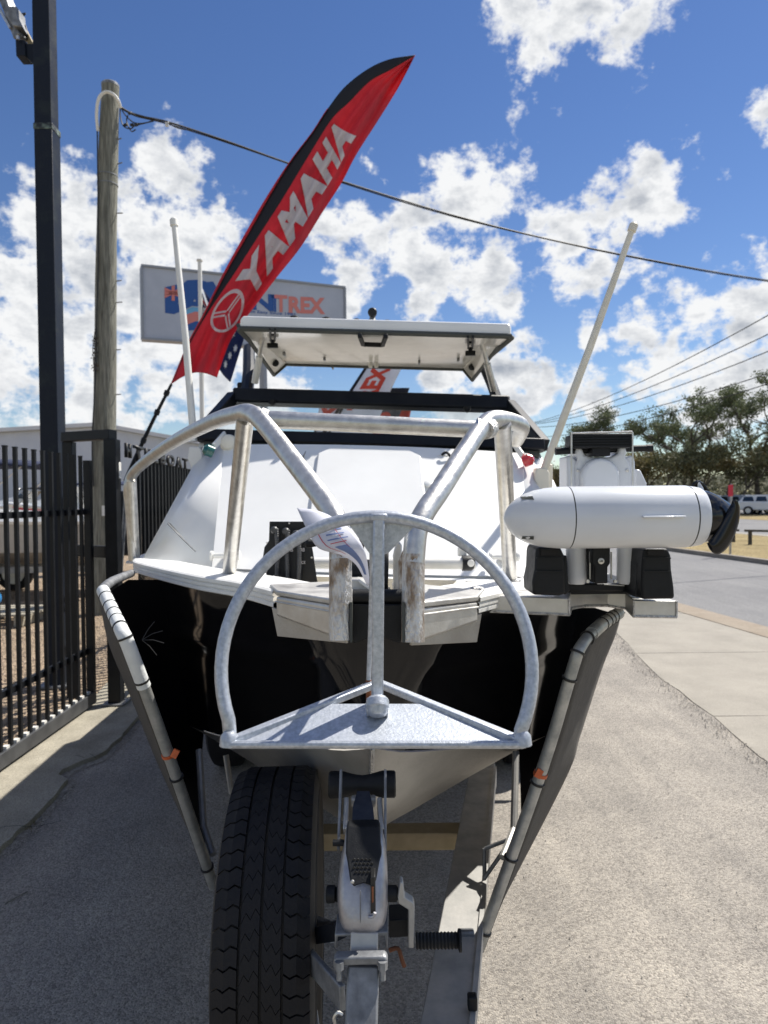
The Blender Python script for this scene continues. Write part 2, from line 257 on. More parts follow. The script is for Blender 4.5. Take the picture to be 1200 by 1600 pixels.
# ------------------------------------------------------------------ mesh building
class MB:
    def __init__(s): s.v = []; s.f = []
    def add(s, vs, fs):
        o = len(s.v); s.v += [Vector(v) for v in vs]; s.f += [tuple(i+o for i in f) for f in fs]; return s
    def loft(s, rings, close=True, cap=True):
        n = len(rings[0]); vs = [v for r in rings for v in r]; fs = []
        for i in range(len(rings)-1):
            for j in range(n if close else n-1):
                k = (j+1) % n; fs.append((i*n+j, i*n+k, (i+1)*n+k, (i+1)*n+j))
        if cap and close: fs.append(tuple(range(n))[::-1]); fs.append(tuple((len(rings)-1)*n+j for j in range(n)))
        return s.add(vs, fs)
    def tube(s, pts, r, n=12, smooth=0, cap=True, flat=1.0):
        pts = [Vector(p) for p in pts]
        rs = list(r) if isinstance(r, (list, tuple)) else [r]*len(pts)
        if smooth and len(pts) > 2:
            q = []; qr = []
            for i in range(len(pts)-1):
                a = pts[max(i-1, 0)]; b = pts[i]; c = pts[i+1]; d = pts[min(i+2, len(pts)-1)]
                for k in range(smooth):
                    t = k/smooth; q.append(.5*((2*b)+(c-a)*t+(2*a-5*b+4*c-d)*t*t+(3*b-a-3*c+d)*t*t*t)); qr.append(rs[i]*(1-t)+rs[i+1]*t)
            q.append(pts[-1]); qr.append(rs[-1]); pts = q; rs = qr
        T = []
        for i in range(len(pts)):
            t = (pts[min(i+1, len(pts)-1)]-pts[max(i-1, 0)]).normalized(); T.append(t)
        up = Vector((0, 0, 1)) if abs(T[0].z) < .9 else Vector((0, 1, 0))
        x = T[0].cross(up).normalized(); rings = []
        for p, t, rr in zip(pts, T, rs):
            x = (x-t*x.dot(t)).normalized(); y = t.cross(x)
            rings.append([p+(x*math.cos(2*math.pi*k/n)+y*math.sin(2*math.pi*k/n)*flat)*rr for k in range(n)])
        return s.loft(rings, True, cap)
    def box(s, c, size, rot=None):
        c = Vector(c); sx, sy, sz = [q/2 for q in size]; vs = [Vector((a*sx, b*sy, d*sz)) for a in (-1, 1) for b in (-1, 1) for d in (-1, 1)]
        if rot is not None: vs = [rot @ v for v in vs]
        return s.add([c+v for v in vs], [(0, 1, 3, 2), (4, 6, 7, 5), (0, 4, 5, 1), (2, 3, 7, 6), (0, 2, 6, 4), (1, 5, 7, 3)])
    def bar(s, a, b, w, h, up=(0, 0, 1)):
        a = Vector(a); b = Vector(b); t = (b-a).normalized(); x = t.cross(Vector(up))
        x = (x if x.length > .05 else t.cross(Vector((0, 1, 0)))).normalized(); y = x.cross(t)
        return s.loft([[p+x*i*w/2+y*j*h/2 for i, j in ((-1, -1), (1, -1), (1, 1), (-1, 1))] for p in (a, b)])
    def prism(s, pts, vec):
        pts = [Vector(p) for p in pts]; vec = Vector(vec); n = len(pts)
        return s.add(pts+[p+vec for p in pts], [tuple(range(n))[::-1], tuple(range(n, 2*n))]+[(i, (i+1) % n, n+(i+1) % n, n+i) for i in range(n)])
    def lathe(s, c, axis, prof, n=24, ref=(0, 0, 1)):      # prof: (distance along axis, radius)
        c = Vector(c); a = Vector(axis).normalized(); x = a.cross(Vector(ref)).normalized(); y = a.cross(x)
        return s.loft([[c+a*t+(x*math.cos(2*math.pi*k/n)+y*math.sin(2*math.pi*k/n))*max(r, .0001) for k in range(n)] for t, r in prof])
    def grid(s, fn, nu, nv):
        vs = [fn(i/nu, j/nv) for i in range(nu+1) for j in range(nv+1)]; w = nv+1
        return s.add(vs, [(i*w+j, i*w+j+1, (i+1)*w+j+1, (i+1)*w+j) for i in range(nu) for j in range(nv)])
    def mesh(s, name, off=Vector((0, 0, 0)), angle=35, fix=True):
        me = bpy.data.meshes.new(name); me.from_pydata([tuple(v-off) for v in s.v], [], s.f)
        if fix:
            bm = bmesh.new(); bm.from_mesh(me); bmesh.ops.recalc_face_normals(bm, faces=bm.faces); bm.to_mesh(me); bm.free()
        me.polygons.foreach_set('use_smooth', [True]*len(me.polygons)); me.set_sharp_from_angle(angle=R(angle)); me.update()
        return me
    def build(s, name, m, parent=None, bevel=0, angle=35, solid=0, fix=True, subdiv=0, segs=2):
        off = root_loc(parent) if parent else Vector((0, 0, 0))
        me = s.mesh(name, off, angle, fix); me.materials.append(M[m] if isinstance(m, str) else m)
        o = bpy.data.objects.new(name, me); C.objects.link(o)
        if parent: o.parent = parent
        if solid: md = o.modifiers.new('solid', 'SOLIDIFY'); md.thickness = solid; md.offset = 0
        if subdiv: md = o.modifiers.new('sub', 'SUBSURF'); md.levels = md.render_levels = subdiv
        if bevel: md = o.modifiers.new('bevel', 'BEVEL'); md.width = bevel; md.segments = segs; md.limit_method = 'ANGLE'; md.angle_limit = R(40)
        return o
def root_loc(o):
    while o.parent: o = o.parent
    return o.location.copy() if o.type == 'EMPTY' else Vector((0, 0, 0))
def tag(o, label=None, cat=None, group=None, kind=None):
    for k, v in (('label', label), ('category', cat), ('group', group), ('kind', kind)):
        if v: o[k] = v
    return o
def thing(name, label, cat, loc, group=None):
    o = bpy.data.objects.new(name, None); C.objects.link(o); o.location = Vector(loc); o.empty_display_size = .1
    return tag(o, label, cat, group)
def copy_tree(o, parent=None):
    c = o.copy(); C.objects.link(c); c.parent = parent
    for ch in o.children: copy_tree(ch, c)
    return c
def text_tris(body, size=1, bold=0, maxlen=None, cuts=0, spacing=1.0):
    cu = bpy.data.curves.new('lettering', 'FONT'); cu.body = body; cu.size = size; cu.offset = bold; cu.resolution_u = 3; cu.space_character = spacing
    o = bpy.data.objects.new('lettering', cu); C.objects.link(o)
    bpy.context.view_layer.update()
    me = bpy.data.meshes.new_from_object(o.evaluated_get(bpy.context.evaluated_depsgraph_get()))
    bpy.data.objects.remove(o); bpy.data.curves.remove(cu)
    bm = bmesh.new(); bm.from_mesh(me); bmesh.ops.triangulate(bm, faces=bm.faces)
    for _ in range(cuts): bmesh.ops.subdivide_edges(bm, edges=[e for e in bm.edges if e.calc_length() > (maxlen or 0)], cuts=1); bmesh.ops.triangulate(bm, faces=bm.faces)
    vs = [v.co.copy() for v in bm.verts]; bm.verts.index_update(); fs = [tuple(v.index for v in f.verts) for f in bm.faces]; bm.free(); bpy.data.meshes.remove(me)
    x0 = min(v.x for v in vs); x1 = max(v.x for v in vs); y0 = min(v.y for v in vs); y1 = max(v.y for v in vs)
    return [((v.x-x0)/(x1-x0), (v.y-y0)/(y1-y0)) for v in vs], fs    # normalised 0..1 box
def lerp(a, b, t): return a+(b-a)*t
def tab(xs, ys, x):
    if x <= xs[0]: return ys[0]
    for i in range(len(xs)-1):
        if x <= xs[i+1]: return ys[i]+(ys[i+1]-ys[i])*(x-xs[i])/(xs[i+1]-xs[i])
    return ys[-1]
def stab(xs, ys, x):                   # smooth (hermite) table
    n = len(xs)
    if x <= xs[0]: return ys[0]
    if x >= xs[-1]: return ys[-1]
    for i in range(n-1):
        if x <= xs[i+1]:
            h = xs[i+1]-xs[i]; t = (x-xs[i])/h
            m0 = (ys[i+1]-ys[max(i-1, 0)])/(xs[i+1]-xs[max(i-1, 0)])*h; m1 = (ys[min(i+2, n-1)]-ys[i])/(xs[min(i+2, n-1)]-xs[i])*h
            return (2*t**3-3*t*t+1)*ys[i]+(t**3-2*t*t+t)*m0+(-2*t**3+3*t*t)*ys[i+1]+(t**3-t*t)*m1
#==BODY==
# ------------------------------------------------------------------ ground
def sheet(name, pts, z, m, thick=0, kind='structure'):
    b = MB()
    if thick: b.prism([(x, y, z-thick) for x, y in pts], (0, 0, thick))
    else: b.add([(x, y, z) for x, y in pts], [tuple(range(len(pts)))])
    o = b.build(name, m, fix=bool(thick))
    if not thick and o.data.polygons[0].normal.z < 0: o.data.flip_normals()
    o['kind'] = kind; return o
sheet('ground', [(-1500, -300), (1500, -300), (1500, 2500), (-1500, 2500)], -.03, 'earth')
# sealed apron in front of the yard, a fine grid with gentle unevenness
def apron_pt(a, b):
    x = lerp(-3.2, 3.2, a); y = lerp(-3, 40, b**1.6)
    return Vector((x, y, .006*noise.noise(Vector((x*1.5, y*1.5, 0)))+.002))
tag(MB().grid(apron_pt, 60, 160).build('apron', 'apron'), kind='structure')
# right-hand side: footpath, gutter, service road, kerb, grass verge, road
dirv = Vector((-.13, 1)).normalized()
def line(px, py, y0, y1, z=0, dr=dirv):
    p = G(px, py); return [(p.x+dr.x*(y-p.y)/dr.y, y) for y in (y0, y1)]
def strip(name, A, Bq, z, m, thick=0): return sheet(name, [A[0], A[1], Bq[1], Bq[0]], z, m, thick)
Lp = [(2.27, -3), (2.29, 4.07), (2.46, 6.41), (2.74, 8.12), (2.9, 12), (2.2, 30)]
Rg = line(1130, 977, -3, 60); Rg2 = [(x+.42, y) for x, y in Rg]; Rk = line(1130, 873, -3, 60); 
# footpath slabs
def xl(y): return tab([p[1] for p in Lp], [p[0] for p in Lp], y)
def xr(y): return Rg[0][0]+(Rg[1][0]-Rg[0][0])*(y+3)/63
path = thing('footpath', None, None, (0, 0, 0)); path['kind'] = 'structure'
edges_y = [-3, 0, 2.6, 4.9, 6.9, 9.2, 11.6, 14.2, 17, 20, 24, 30]
for y0, y1 in zip(edges_y[:-1], edges_y[1:]):
    n = 6; g = .006
    left = [(xl(lerp(y0+g, y1-g, k/n))+.05*noise.noise(Vector((lerp(y0, y1, k/n)*2.3, 0, 1))), lerp(y0+g, y1-g, k/n)) for k in range(n+1)]
    pts = left+[(xr(y1-g), y1-g), (xr(y0+g), y0+g)]
    MB().prism([(x, y, -.02) for x, y in pts], (0, 0, .026)).build('paving_slab', 'concrete', path)
strip('gutter', Rg, Rg2, .012, 'gutter', .05)
strip('service_road', Rg2, Rk, .002, 'asphalt')
kerb = [(x+.16, y) for x, y in Rk]
strip('kerb', Rk, kerb, .11, 'kerb', .14)
# grass verge and far road run at an angle to the service road
fa, fb = G(1125, 833), G(1205, 840.5); fd = (fb-fa).normalized()
q0 = fa-fd*140; q1 = fa+fd*70
nrm = Vector((-fd.y, fd.x, 0)); nrm = nrm if nrm.y > 0 else -nrm
def off2(p, k): return (p.x+nrm.x*k, p.y+nrm.y*k)
sheet('verge', [kerb[0], (q1.x, q1.y), (q0.x, q0.y), kerb[1]], .05, 'dry_grass')
sheet('edge_line', [off2(q0, -.1), off2(q1, -.1), off2(q1, .5), off2(q0, .5)], .058, 'concrete')
sheet('main_road', [off2(q0, .0), off2(q1, .0), off2(q1, 9.5), off2(q0, 9.5)], .054, 'asphalt')
sheet('median', [off2(q0, 9.5), off2(q1, 9.5), off2(q1, 16), off2(q0, 16)], .062, 'dry_grass')
sheet('far_road', [off2(q0, 16), off2(q1, 16), off2(q1, 36), off2(q0, 36)], .06, 'asphalt')
# yard surface and concrete edge strip on the left
sheet('yard_ground', [(-2.32, -3), (-2.32, 5.5), (-2.7, 14.5), (-4, 46), (-60, 46), (-60, -3)], .028, 'yard_gravel')
jag = [(215, 1128), (197, 1150), (183, 1164), (160, 1184), (150, 1190), (128, 1197), (96, 1212), (92, 1219), (106, 1226), (98, 1238), (60, 1280), (30, 1308), (0, 1338)]
jq = [G(a, b) for a, b in jag]; jp = []
for i_ in range(len(jq)-1):
    for k in range(5): t = k/5; q = jq[i_].lerp(jq[i_+1], t); jp.append((q.x+.022*noise.noise(Vector((q.x*9, q.y*9, 2)))+.008*noise.noise(Vector((q.x*40, q.y*40, 2))), q.y))
jp.append((jq[-1].x, jq[-1].y))
n = len(jp); pts = [(-1.86, 9)]+jp+[(-1.86, 2.2), (-1.9, -2), (-2.34, -2), (-2.34, 5.45), (-2.9, 9)]
sheet('concrete_edging', pts, .035, 'concrete_old', .06)
# loose stones on the apron
st = MB(); rr = random.Random(3)
for k in range(5200):
    y = 1.2+rr.random()**2*7; x = rr.uniform(-1.9, 2.3)
    if x < xl(y) - .02:
        s = rr.choice((.0015, .002, .003, .0035, .005)); vs = [(x+rr.uniform(.6, 1)*s*dx, y+rr.uniform(.6, 1)*s*dy, .005+rr.uniform(.5, .9)*s*dz) for dx, dy, dz in ((1, 0, 0), (0, 1, 0), (-1, 0, 0), (0, -1, 0), (0, 0, 1))]
        st.add(vs, [(0, 1, 4), (1, 2, 4), (2, 3, 4), (3, 0, 4)])
for k in range(5000):        # grit along the broken edges of the slabs
    y = rr.uniform(2.5, 16)**1.0; x = xl(y)-abs(rr.gauss(0, .07))-.005; s = rr.choice((.002, .004, .006, .008))
    vs = [(x+rr.uniform(.6, 1)*s*dx, y+rr.uniform(.6, 1)*s*dy, .008+(.006 if x > xl(y) else 0)+rr.uniform(.5, .9)*s*dz) for dx, dy, dz in ((1, 0, 0), (0, 1, 0), (-1, 0, 0), (0, -1, 0), (0, 0, 1))]
    st.add(vs, [(0, 1, 4), (1, 2, 4), (2, 3, 4), (3, 0, 4)])
for (a0, b0), (a1, b1) in zip(jp[:-1], jp[1:]):
    for k in range(110):
        t = rr.random(); x = lerp(a0, a1, t)+rr.gauss(.012, .02); y = lerp(b0, b1, t)+rr.gauss(0, .02); s = rr.choice((.002, .004, .006))
        vs = [(x+rr.uniform(.6, 1)*s*dx, y+rr.uniform(.6, 1)*s*dy, .006+rr.uniform(.5, .9)*s*dz) for dx, dy, dz in ((1, 0, 0), (0, 1, 0), (-1, 0, 0), (0, -1, 0), (0, 0, 1))]
        st.add(vs, [(0, 1, 4), (1, 2, 4), (2, 3, 4), (3, 0, 4)])
M['stones'] = mat('stones', (.22, .20, .18), (.50, .46, .40), 60, .9)
tag(st.build('loose_stones', 'stones', fix=False), 'loose small stones scattered over the sealed apron', 'gravel', kind='stuff')
st = MB()
for k in range(4200):
    y = rr.uniform(3, 14); x = rr.uniform(-2.4-(y-2)*.55-.6, -2.38-max(0, (y-5.4)*.22))
    s = rr.choice((.008, .012, .018, .025)); vs = [(x+rr.uniform(.6, 1)*s*dx, y+rr.uniform(.6, 1)*s*dy, .03+rr.uniform(.4, .9)*s*dz) for dx, dy, dz in ((1, 0, 0), (0, 1, 0), (-1, 0, 0), (0, -1, 0), (0, 0, 1))]
    st.add(vs, [(0, 1, 4), (1, 2, 4), (2, 3, 4), (3, 0, 4)])
M['yard_stones'] = mat('yard_stones', (.28, .20, .14), (.50, .40, .30), 25, .9)
tag(st.build('yard_stones', 'yard_stones', fix=False), 'brown gravel stones covering the yard behind the gate', 'gravel', kind='stuff')
ck_ = [G(-20, 1296, .0355), G(20, 1290, .0355), G(52, 1292, .0355), G(78, 1286, .0355), G(98, 1283, .0355)]
ck2 = [G(150, 1184, .0355), G(140, 1178, .0355), G(132, 1183, .0355), G(118, 1180, .0355), G(104, 1188, .0355)]
for c_ in (ck_, ck2):
    q = []
    for p0_, p1_ in zip(c_[:-1], c_[1:]):
        for k in range(6): p = p0_.lerp(p1_, k/6); q.append(p+Vector((0, .012*noise.noise(p*23), 0)))
    tag(MB().loft([[p-Vector((0, .0022, 0)) for p in q], [p+Vector((0, .0022, 0)) for p in q]], False).build('crack', 'rubber', fix=False), kind='structure')
tag(MB().tube([G(8, 1413, .006), G(22, 1404, .012), G(43, 1393, .006)], .0022, 6, 3).build('twig', 'timber'), 'thin pale dry twig lying on the shaded apron at the left', 'twig')
gt = MB()
for c in ((47, 1297), (55, 1290)):
    p = G(*c)
    for k in range(26):
        a = rr.uniform(0, 6.28); l = rr.uniform(.015, .04); b = p+Vector((rr.uniform(-.02, .02), rr.uniform(-.02, .02), 0)); t = b+Vector((math.cos(a)*l*.6, math.sin(a)*l*.6, l)); w = Vector((math.sin(a), -math.cos(a), 0))*.0015
        gt.add([b-w, b+w, t], [(0, 1, 2)])
tag(gt.build('weed', 'leaf_b', fix=False), 'small weed tuft growing at the cracked concrete edge', 'weed')

# ------------------------------------------------------------------ shed and yard
shed = thing('warehouse', 'long pale blue-grey steel warehouse with low gable roof behind the yard', 'warehouse', (-20, 50, 0))
xa, xb = -52.0, -11.0; ap = P(157, 667, 50); zl, zr = ap.z-1.5, P(345, 705, 50).z
b = MB(); nr = 90
def rz(x): return ap.z-(ap.x-x)*1.5/(ap.x-xa)*1.0 if x < ap.x else lerp(ap.z, zr, (x-ap.x)/(xb-ap.x))
fr_ = []
for k in range(nr+1):
    x = lerp(xa, xb, k/nr); fr_.append((x, 50+(.05 if k % 2 else 0), rz(x)))
b.add([v for p in fr_ for v in ((p[0], p[1], 0), p)], [(2*k, 2*k+2, 2*k+3, 2*k+1) for k in range(nr)]); b.build('wall', 'steel_shed', shed, angle=10)
MB().add([(xb, 50, 0), (xb, 50, zr), (xb, 85, zr), (xb, 85, 0)], [(0, 1, 2, 3)]).build('wall', 'steel_shed', shed)
rf = MB(); rf.prism([(xa-.3, 49.6, rz(xa)+.02), (ap.x, 49.6, ap.z+.02), (xb+.3, 49.6, zr+.0), (xb+.3, 49.6, zr+.28), (ap.x, 49.6, ap.z+.3), (xa-.3, 49.6, rz(xa)+.3)], (0, 36, 0)); rf.build('roof', 'shed_roof', shed)

def yard_boat(label, loc, rz, hullm, length, canopy, stripe, cat='boat'):
    t = thing('trailer_boat', label, cat, (0, 0, 0), 'boats stored in the yard')
    def sec(s):   # s along length 0 stern 1 bow
        w = 1.05*(1-max(0, (s-.45)/.55)**2.2); zk = .55+.35*max(0, (s-.6)/.4)**2; zg = 1.25+.28*s*s
        return w, zk, zg
    rings = []
    for k in range(13):
        s = k/12; w, zk, zg = sec(s); x = length*(s-.5); w = max(w, .02)
        rings.append([(x, -w, zg), (x, -w*.9, lerp(zk, zg, .35)), (x, 0, zk), (x, w*.9, lerp(zk, zg, .35)), (x, w, zg)])
    MB().loft(rings, True).build('hull', hullm, t)
    g = MB()
    for sgn in (-1, 1): g.tube([(length*(k/12-.5), sgn*sec(k/12)[0], sec(k/12)[2]+.02) for k in range(13)], .05, 6)
    g.build('gunwale', 'white', t)
    MB().loft([[(length*.05, -.75, 1.3), (length*.05, .75, 1.3), (length*.05, .62, 1.85), (length*.05, -.62, 1.85)], [(length*.33, -.5, 1.42), (length*.33, .5, 1.42), (length*.24, .42, 1.62), (length*.24, -.42, 1.62)]]).build('cabin', 'white', t, .03)
    MB().loft([[(length*.055, -.6, 1.7), (length*.055, .6, 1.7), (length*-.02, .55, 2.1), (length*-.02, -.55, 2.1)], [(length*.075, -.6, 1.7), (length*.075, .6, 1.7), (length*-.01, .55, 2.1), (length*-.01, -.55, 2.1)]]).build('windscreen', 'dark_glass', t)
    if canopy:
        c = MB(); c.grid(lambda a, b_: Vector((length*lerp(-.32, .02, a), lerp(-.8, .8, b_), 2.28-.10*(2*b_-1)**2-.05*(2*a-1)**2)), 6, 6); c.build('canopy', canopy, t, solid=.03)
        for sx in (-.3, .0):
            for sy in (-.75, .75): MB().tube([(length*-.12, sy*1.2, 1.3), (length*sx, sy, 2.2)], .014, 6).build('canopy_pole', 'alu_tube', t)
    if stripe: 
        for sgn in (-1, 1): MB().loft([[(length*(k/10-.5), sgn*(sec(k/10)[0]*.975+.012), sec(k/10)[2]-.14), (length*(k/10-.5), sgn*(sec(k/10)[0]*.985+.012), sec(k/10)[2]-.06)] for k in range(10)], False).build('stripe', stripe, t)
    e = MB(); e.box((-length*.5-.22, 0, 1.5), (.38, .34, .5)); e.box((-length*.5-.25, 0, 1.0), (.16, .14, .7)); e.build('outboard_motor', 'black_paint', t, .05)
    fr = MB()
    for sy in (-.55, .55): fr.bar((-length*.5, sy, .5), (length*.3, sy, .5), .06, .1)
    fr.bar((length*.3, -.55, .5), (length*.62, 0, .5), .06, .1); fr.bar((length*.3, .55, .5), (length*.62, 0, .5), .06, .1)
    for k in (-.4, -.1, .2): fr.bar((length*k, -.6, .46), (length*k, .6, .46), .06, .06)
    fr.build('trailer_frame', 'galv_steel', t)
    for sy in (-1, 1):
        w = MB().lathe((-length*.15, sy*.92-.09, .31), (0, 1, 0), [(0, .2), (.0, .29), (.03, .31), (.15, .31), (.18, .29), (.18, .2)], 20).build('wheel', 'rubber', t)
        MB().lathe((-length*.15, sy*.92-.1, .31), (0, 1, 0), [(0, .05), (.0, .19), (.2, .19), (.2, .05)], 16).build('rim', 'rim', w)
        MB().loft([[(-length*.15+.42*math.cos(a), sy*.92+o, .36+.42*math.sin(a)) for o in (-.12, .12)] for a in [R(q) for q in range(0, 181, 20)]], False).build('mudguard', 'galv_steel', t, solid=.01)
    t.location = loc; t.rotation_euler = (0, 0, R(rz)); return t
yard_boat('bare aluminium cabin boat with white topsides and navy canopy, nearest behind the gate', (-7.3, 11.2, .02), 188, 'yard_hull', 5.4, 'canvas_navy', None)
yard_boat('white hulled boat with red stripe beyond the lettered fence', (-10.8, 24.5, .02), 172, 'white', 6.2, 'canvas_navy', 'sign_red')
yard_boat('aluminium boat without canopy or stripe parked behind the timber power pole', (-9.8, 16.8, .02), 180, 'yard_hull', 5.6, None, None)
yard_boat('white boat with black canopy at the back of the yard beside the warehouse', (-16.5, 32, .02), 165, 'white', 6.2, 'black_flag', None)
bin_ = thing('drum', 'blue plastic drum lying on a pallet under the nearest yard boat', 'drum', (-5.2, 8.9, .03))
MB().lathe((-5.2, 8.75, .33), (0, 1, 0), [(0, .02), (0, .10), (.02, .12), (.15, .125), (.28, .12), (.30, .10), (.3, .02)], 20).build('body', 'blue_plastic', bin_)
pb = MB()
for k in range(5): pb.box((-5.2, 8.55+k*.17, .185), (1.5, .12, .025))
for k in (-.6, 0, .6): pb.box((-5.2+k, 8.9, .105), (.08, .8, .13))
tag(pb.build('pallet', 'concrete_old'), 'weathered timber pallet lying on the gravel behind the gate', 'pallet')

# ------------------------------------------------------------------ gate, portal, fences
GX = -2.25; ZT = 1.93
gate = thing('sliding_gate', 'black steel sliding gate of slim vertical pickets along the concrete edge', 'gate', (GX, 4, .04))
ys = [1.6+.112*k for k in range(33)]; ys = [y for y in ys if y < 5.15]
pk = None
for y in ys:
    if pk is None:
        pk = MB().bar((GX, y, .14), (GX, y, ZT), .022, .022).build('picket', 'fence', gate); y00 = y
        MB().box((GX, y, ZT+.004), (.026, .026, .008)).build('picket_cap', 'fence', pk)
    else:
        c = copy_tree(pk, gate); c.location = (0, y-y00, 0)
        for cc in c.children: cc.location = (0, 0, 0)
MB().bar((GX, 1.5, .10), (GX, 5.22, .10), .055, .09).build('bottom_rail', 'rail_steel', gate, .004)
MB().bar((GX-.0255, 1.5, 1.52), (GX-.0255, 5.18, 1.52), .028, .04).build('rail', 'fence', gate)
MB().bar((GX-.0255, 1.5, .46), (GX-.0255, 5.18, .46), .028, .04).build('rail', 'fence', gate)
MB().bar((GX, 5.195, .15), (GX, 5.195, ZT-.02), .05, .05).build('stile', 'fence', gate)
sh = MB()
for y in ys: sh.box((GX+.0, y+.056, .153), (.03, .035, .016))
sh.build('sunlit_rail_patch', 'pole_white', gate)['kind'] = 'stuff'  # white blocks imitate sunlight on top of the bottom rail
MB().tube([(GX-.42, 1.5, .32), (GX-.32, 5.2, .32)], .022, 10).build('guide_track', 'guard_pipe', gate)
for y in (3.0, 4.6): MB().bar((GX-.36, y, .32), (GX-.03, y, .46), .03, .03).build('track_bracket', 'fence', gate)

port = thing('gate_portal', 'tall black rectangular portal frame at the end of the sliding gate', 'gate frame', (-2.1, 5.25, 0))
pr = P(175, 700, 5.25); pl = P(108, 700, 5.45); zt = P(140, 688, 5.3).z
MB().bar((pr.x, 5.25, .02), (pr.x, 5.25, zt), .095, .095).build('post', 'fence', port, .004)
MB().bar((pl.x, 5.45, .02), (pl.x, 5.45, zt-.0), .08, .08).build('post', 'fence', port, .004)
MB().bar((pr.x, 5.27, zt+.04), (pl.x-.03, 5.45, zt+.04), .09, .075).build('top_bar', 'fence', port, .004)
MB().bar((pr.x-.05, 5.27, P(140, 862, 5.3).z), (pl.x+.04, 5.45, P(140, 862, 5.3).z), .06, .09).build('cross_bar', 'fence', port, .004)
MB().box(P(183, 735, 5.28), (.05, .05, .13)).build('latch_box', 'pole_white', port, .008)
MB().box((pr.x, 5.25, .045), (.17, .17, .012)).build('base_plate', 'galv_dark', port, .002)

# fence with letters, running away behind the boat
fz = thing('lettered_fence', 'black picket fence topped with steel letters, running back from the gate portal', 'fence', (-1.93, 5.38, 0))
A = Vector((-1.93, 5.38, 0)); Bv = Vector((-2.55, 14.5, 0)); Lf = (Bv-A).length; df = (Bv-A).normalized(); nf = int(Lf/.115)
tall = {}
p0 = None
for k in range(nf):
    q = A+df*(.115*k)
    if p0 is None: p0 = MB().bar(q+Vector((0, 0, .08)), q+Vector((0, 0, ZT)), .024, .024).build('picket', 'fence', fz)
    else: c = p0.copy(); C.objects.link(c); c.parent = fz; c.location = q-A
for z in (.25, 1.5): MB().bar(A+Vector((-.03, 0, z)), Bv+Vector((-.03, 0, z)), .028, .04).build('rail', 'fence', fz)
for k in range(1, 4): q = A+df*(2.6*k); MB().bar(q+Vector((-.04, 0, 0)), q+Vector((-.04, 0, ZT)), .06, .06).build('post', 'fence', fz)
def fence_at(px):            # where the fence line is crossed by a pixel column
    r = ray(px, 760); # solve A+df*s ~ r*t in xy
    det = df.x*(-r.y)-(-r.x)*df.y; s = ((-A.x)*(-r.y)-(-r.x)*(-A.y))/det
    return s
for ch, x0, x1 in (('H', 193, 201), ('T', 206, 220), ('H', 224, 233), ('E', 235, 243), ('B', 246, 255), ('O', 258, 269), ('A', 272, 281), ('T', 283, 290)):
    tv, tf = text_tris(ch, 1, .03); s0, s1 = fence_at(x0), fence_at(x1)
    b = MB().add([A+df*lerp(s0, s1, a)+Vector((.02, 0, lerp(ZT-.01, ZT+.095, c))) for a, c in tv], tf)
    b.build('letter', 'fence', fz, solid=.02, fix=False)
# second run of fence across behind, to the right
# ------------------------------------------------------------------ tall black post with bracket
tp = thing('tall_post', 'tall black square steel post rising behind the sliding gate', 'post', (-2.79, 5.8, 0))
cx, cy = -2.80, 5.80
z2 = P(80, 195, 5.75).z
MB().box((cx, cy, z2/2), (.15, .15, z2)).build('lower_column', 'navy_post', tp, .006)
MB().box((cx-.004, cy, z2+1.6), (.14, .14, 3.2)).build('upper_column', 'navy_post', tp, .006)
MB().box((cx, cy, z2-.02), (.158, .158, .05)).build('splice_collar', 'patina', tp, .004)
MB().box((cx, cy, .045), (.26, .26, .02)).build('base_plate', 'galv_dark', tp, .003)
pbk = [P(a, b_, 5.8) for a, b_ in ((60, 72), (38, 72), (38, 87), (55, 104), (60, 104))]
MB().prism([p+Vector((0, -.03, 0)) for p in pbk], (0, .06, 0)).build('bracket', 'navy_post', tp, .003)
MB().prism([P(a, b_, 5.75) for a, b_ in ((24, 62), (38, 62), (40, 87), (25, 87))], (0, .12, 0)).build('bracket_head', 'navy_post', tp, .004)
fl = thing('floodlight_arm', 'weathered steel light arm clamped to the bracket of the tall black post', 'light arm', P(30, 62, 5.8))
MB().bar(P(33, 62, 5.82), P(2, -20, 5.9), .10, .07).build('arm', 'galv_dark', fl, .01)
MB().bar(P(51, 74, 5.84), P(8, -10, 5.95), .02, .05).build('stay', 'tan_steel', fl, .003)
MB().bar(P(16, 44, 5.78), P(-12, -6, 5.8), .02, .02).build('stay', 'alu_tube', fl)
MB().prism([P(a, b_, 5.74) for a, b_ in ((8, 9), (26, 10), (27, 26), (34, 42), (20, 40), (8, 22))], (0, .14, 0)).build('clamp', 'galv_dark', fl, .006)
MB().tube([P(42, 62, 5.84), P(41, 45, 5.86), P(36, 32, 5.88), P(37, 24, 5.88), P(40, 21, 5.88), P(33, 22, 5.88)], .007, 6, 3).build('cable', 'wire', fl)
MB().box(P(28, 59, 5.72), (.02, .02, .03)).build('bolt', 'alu_tube', fl)

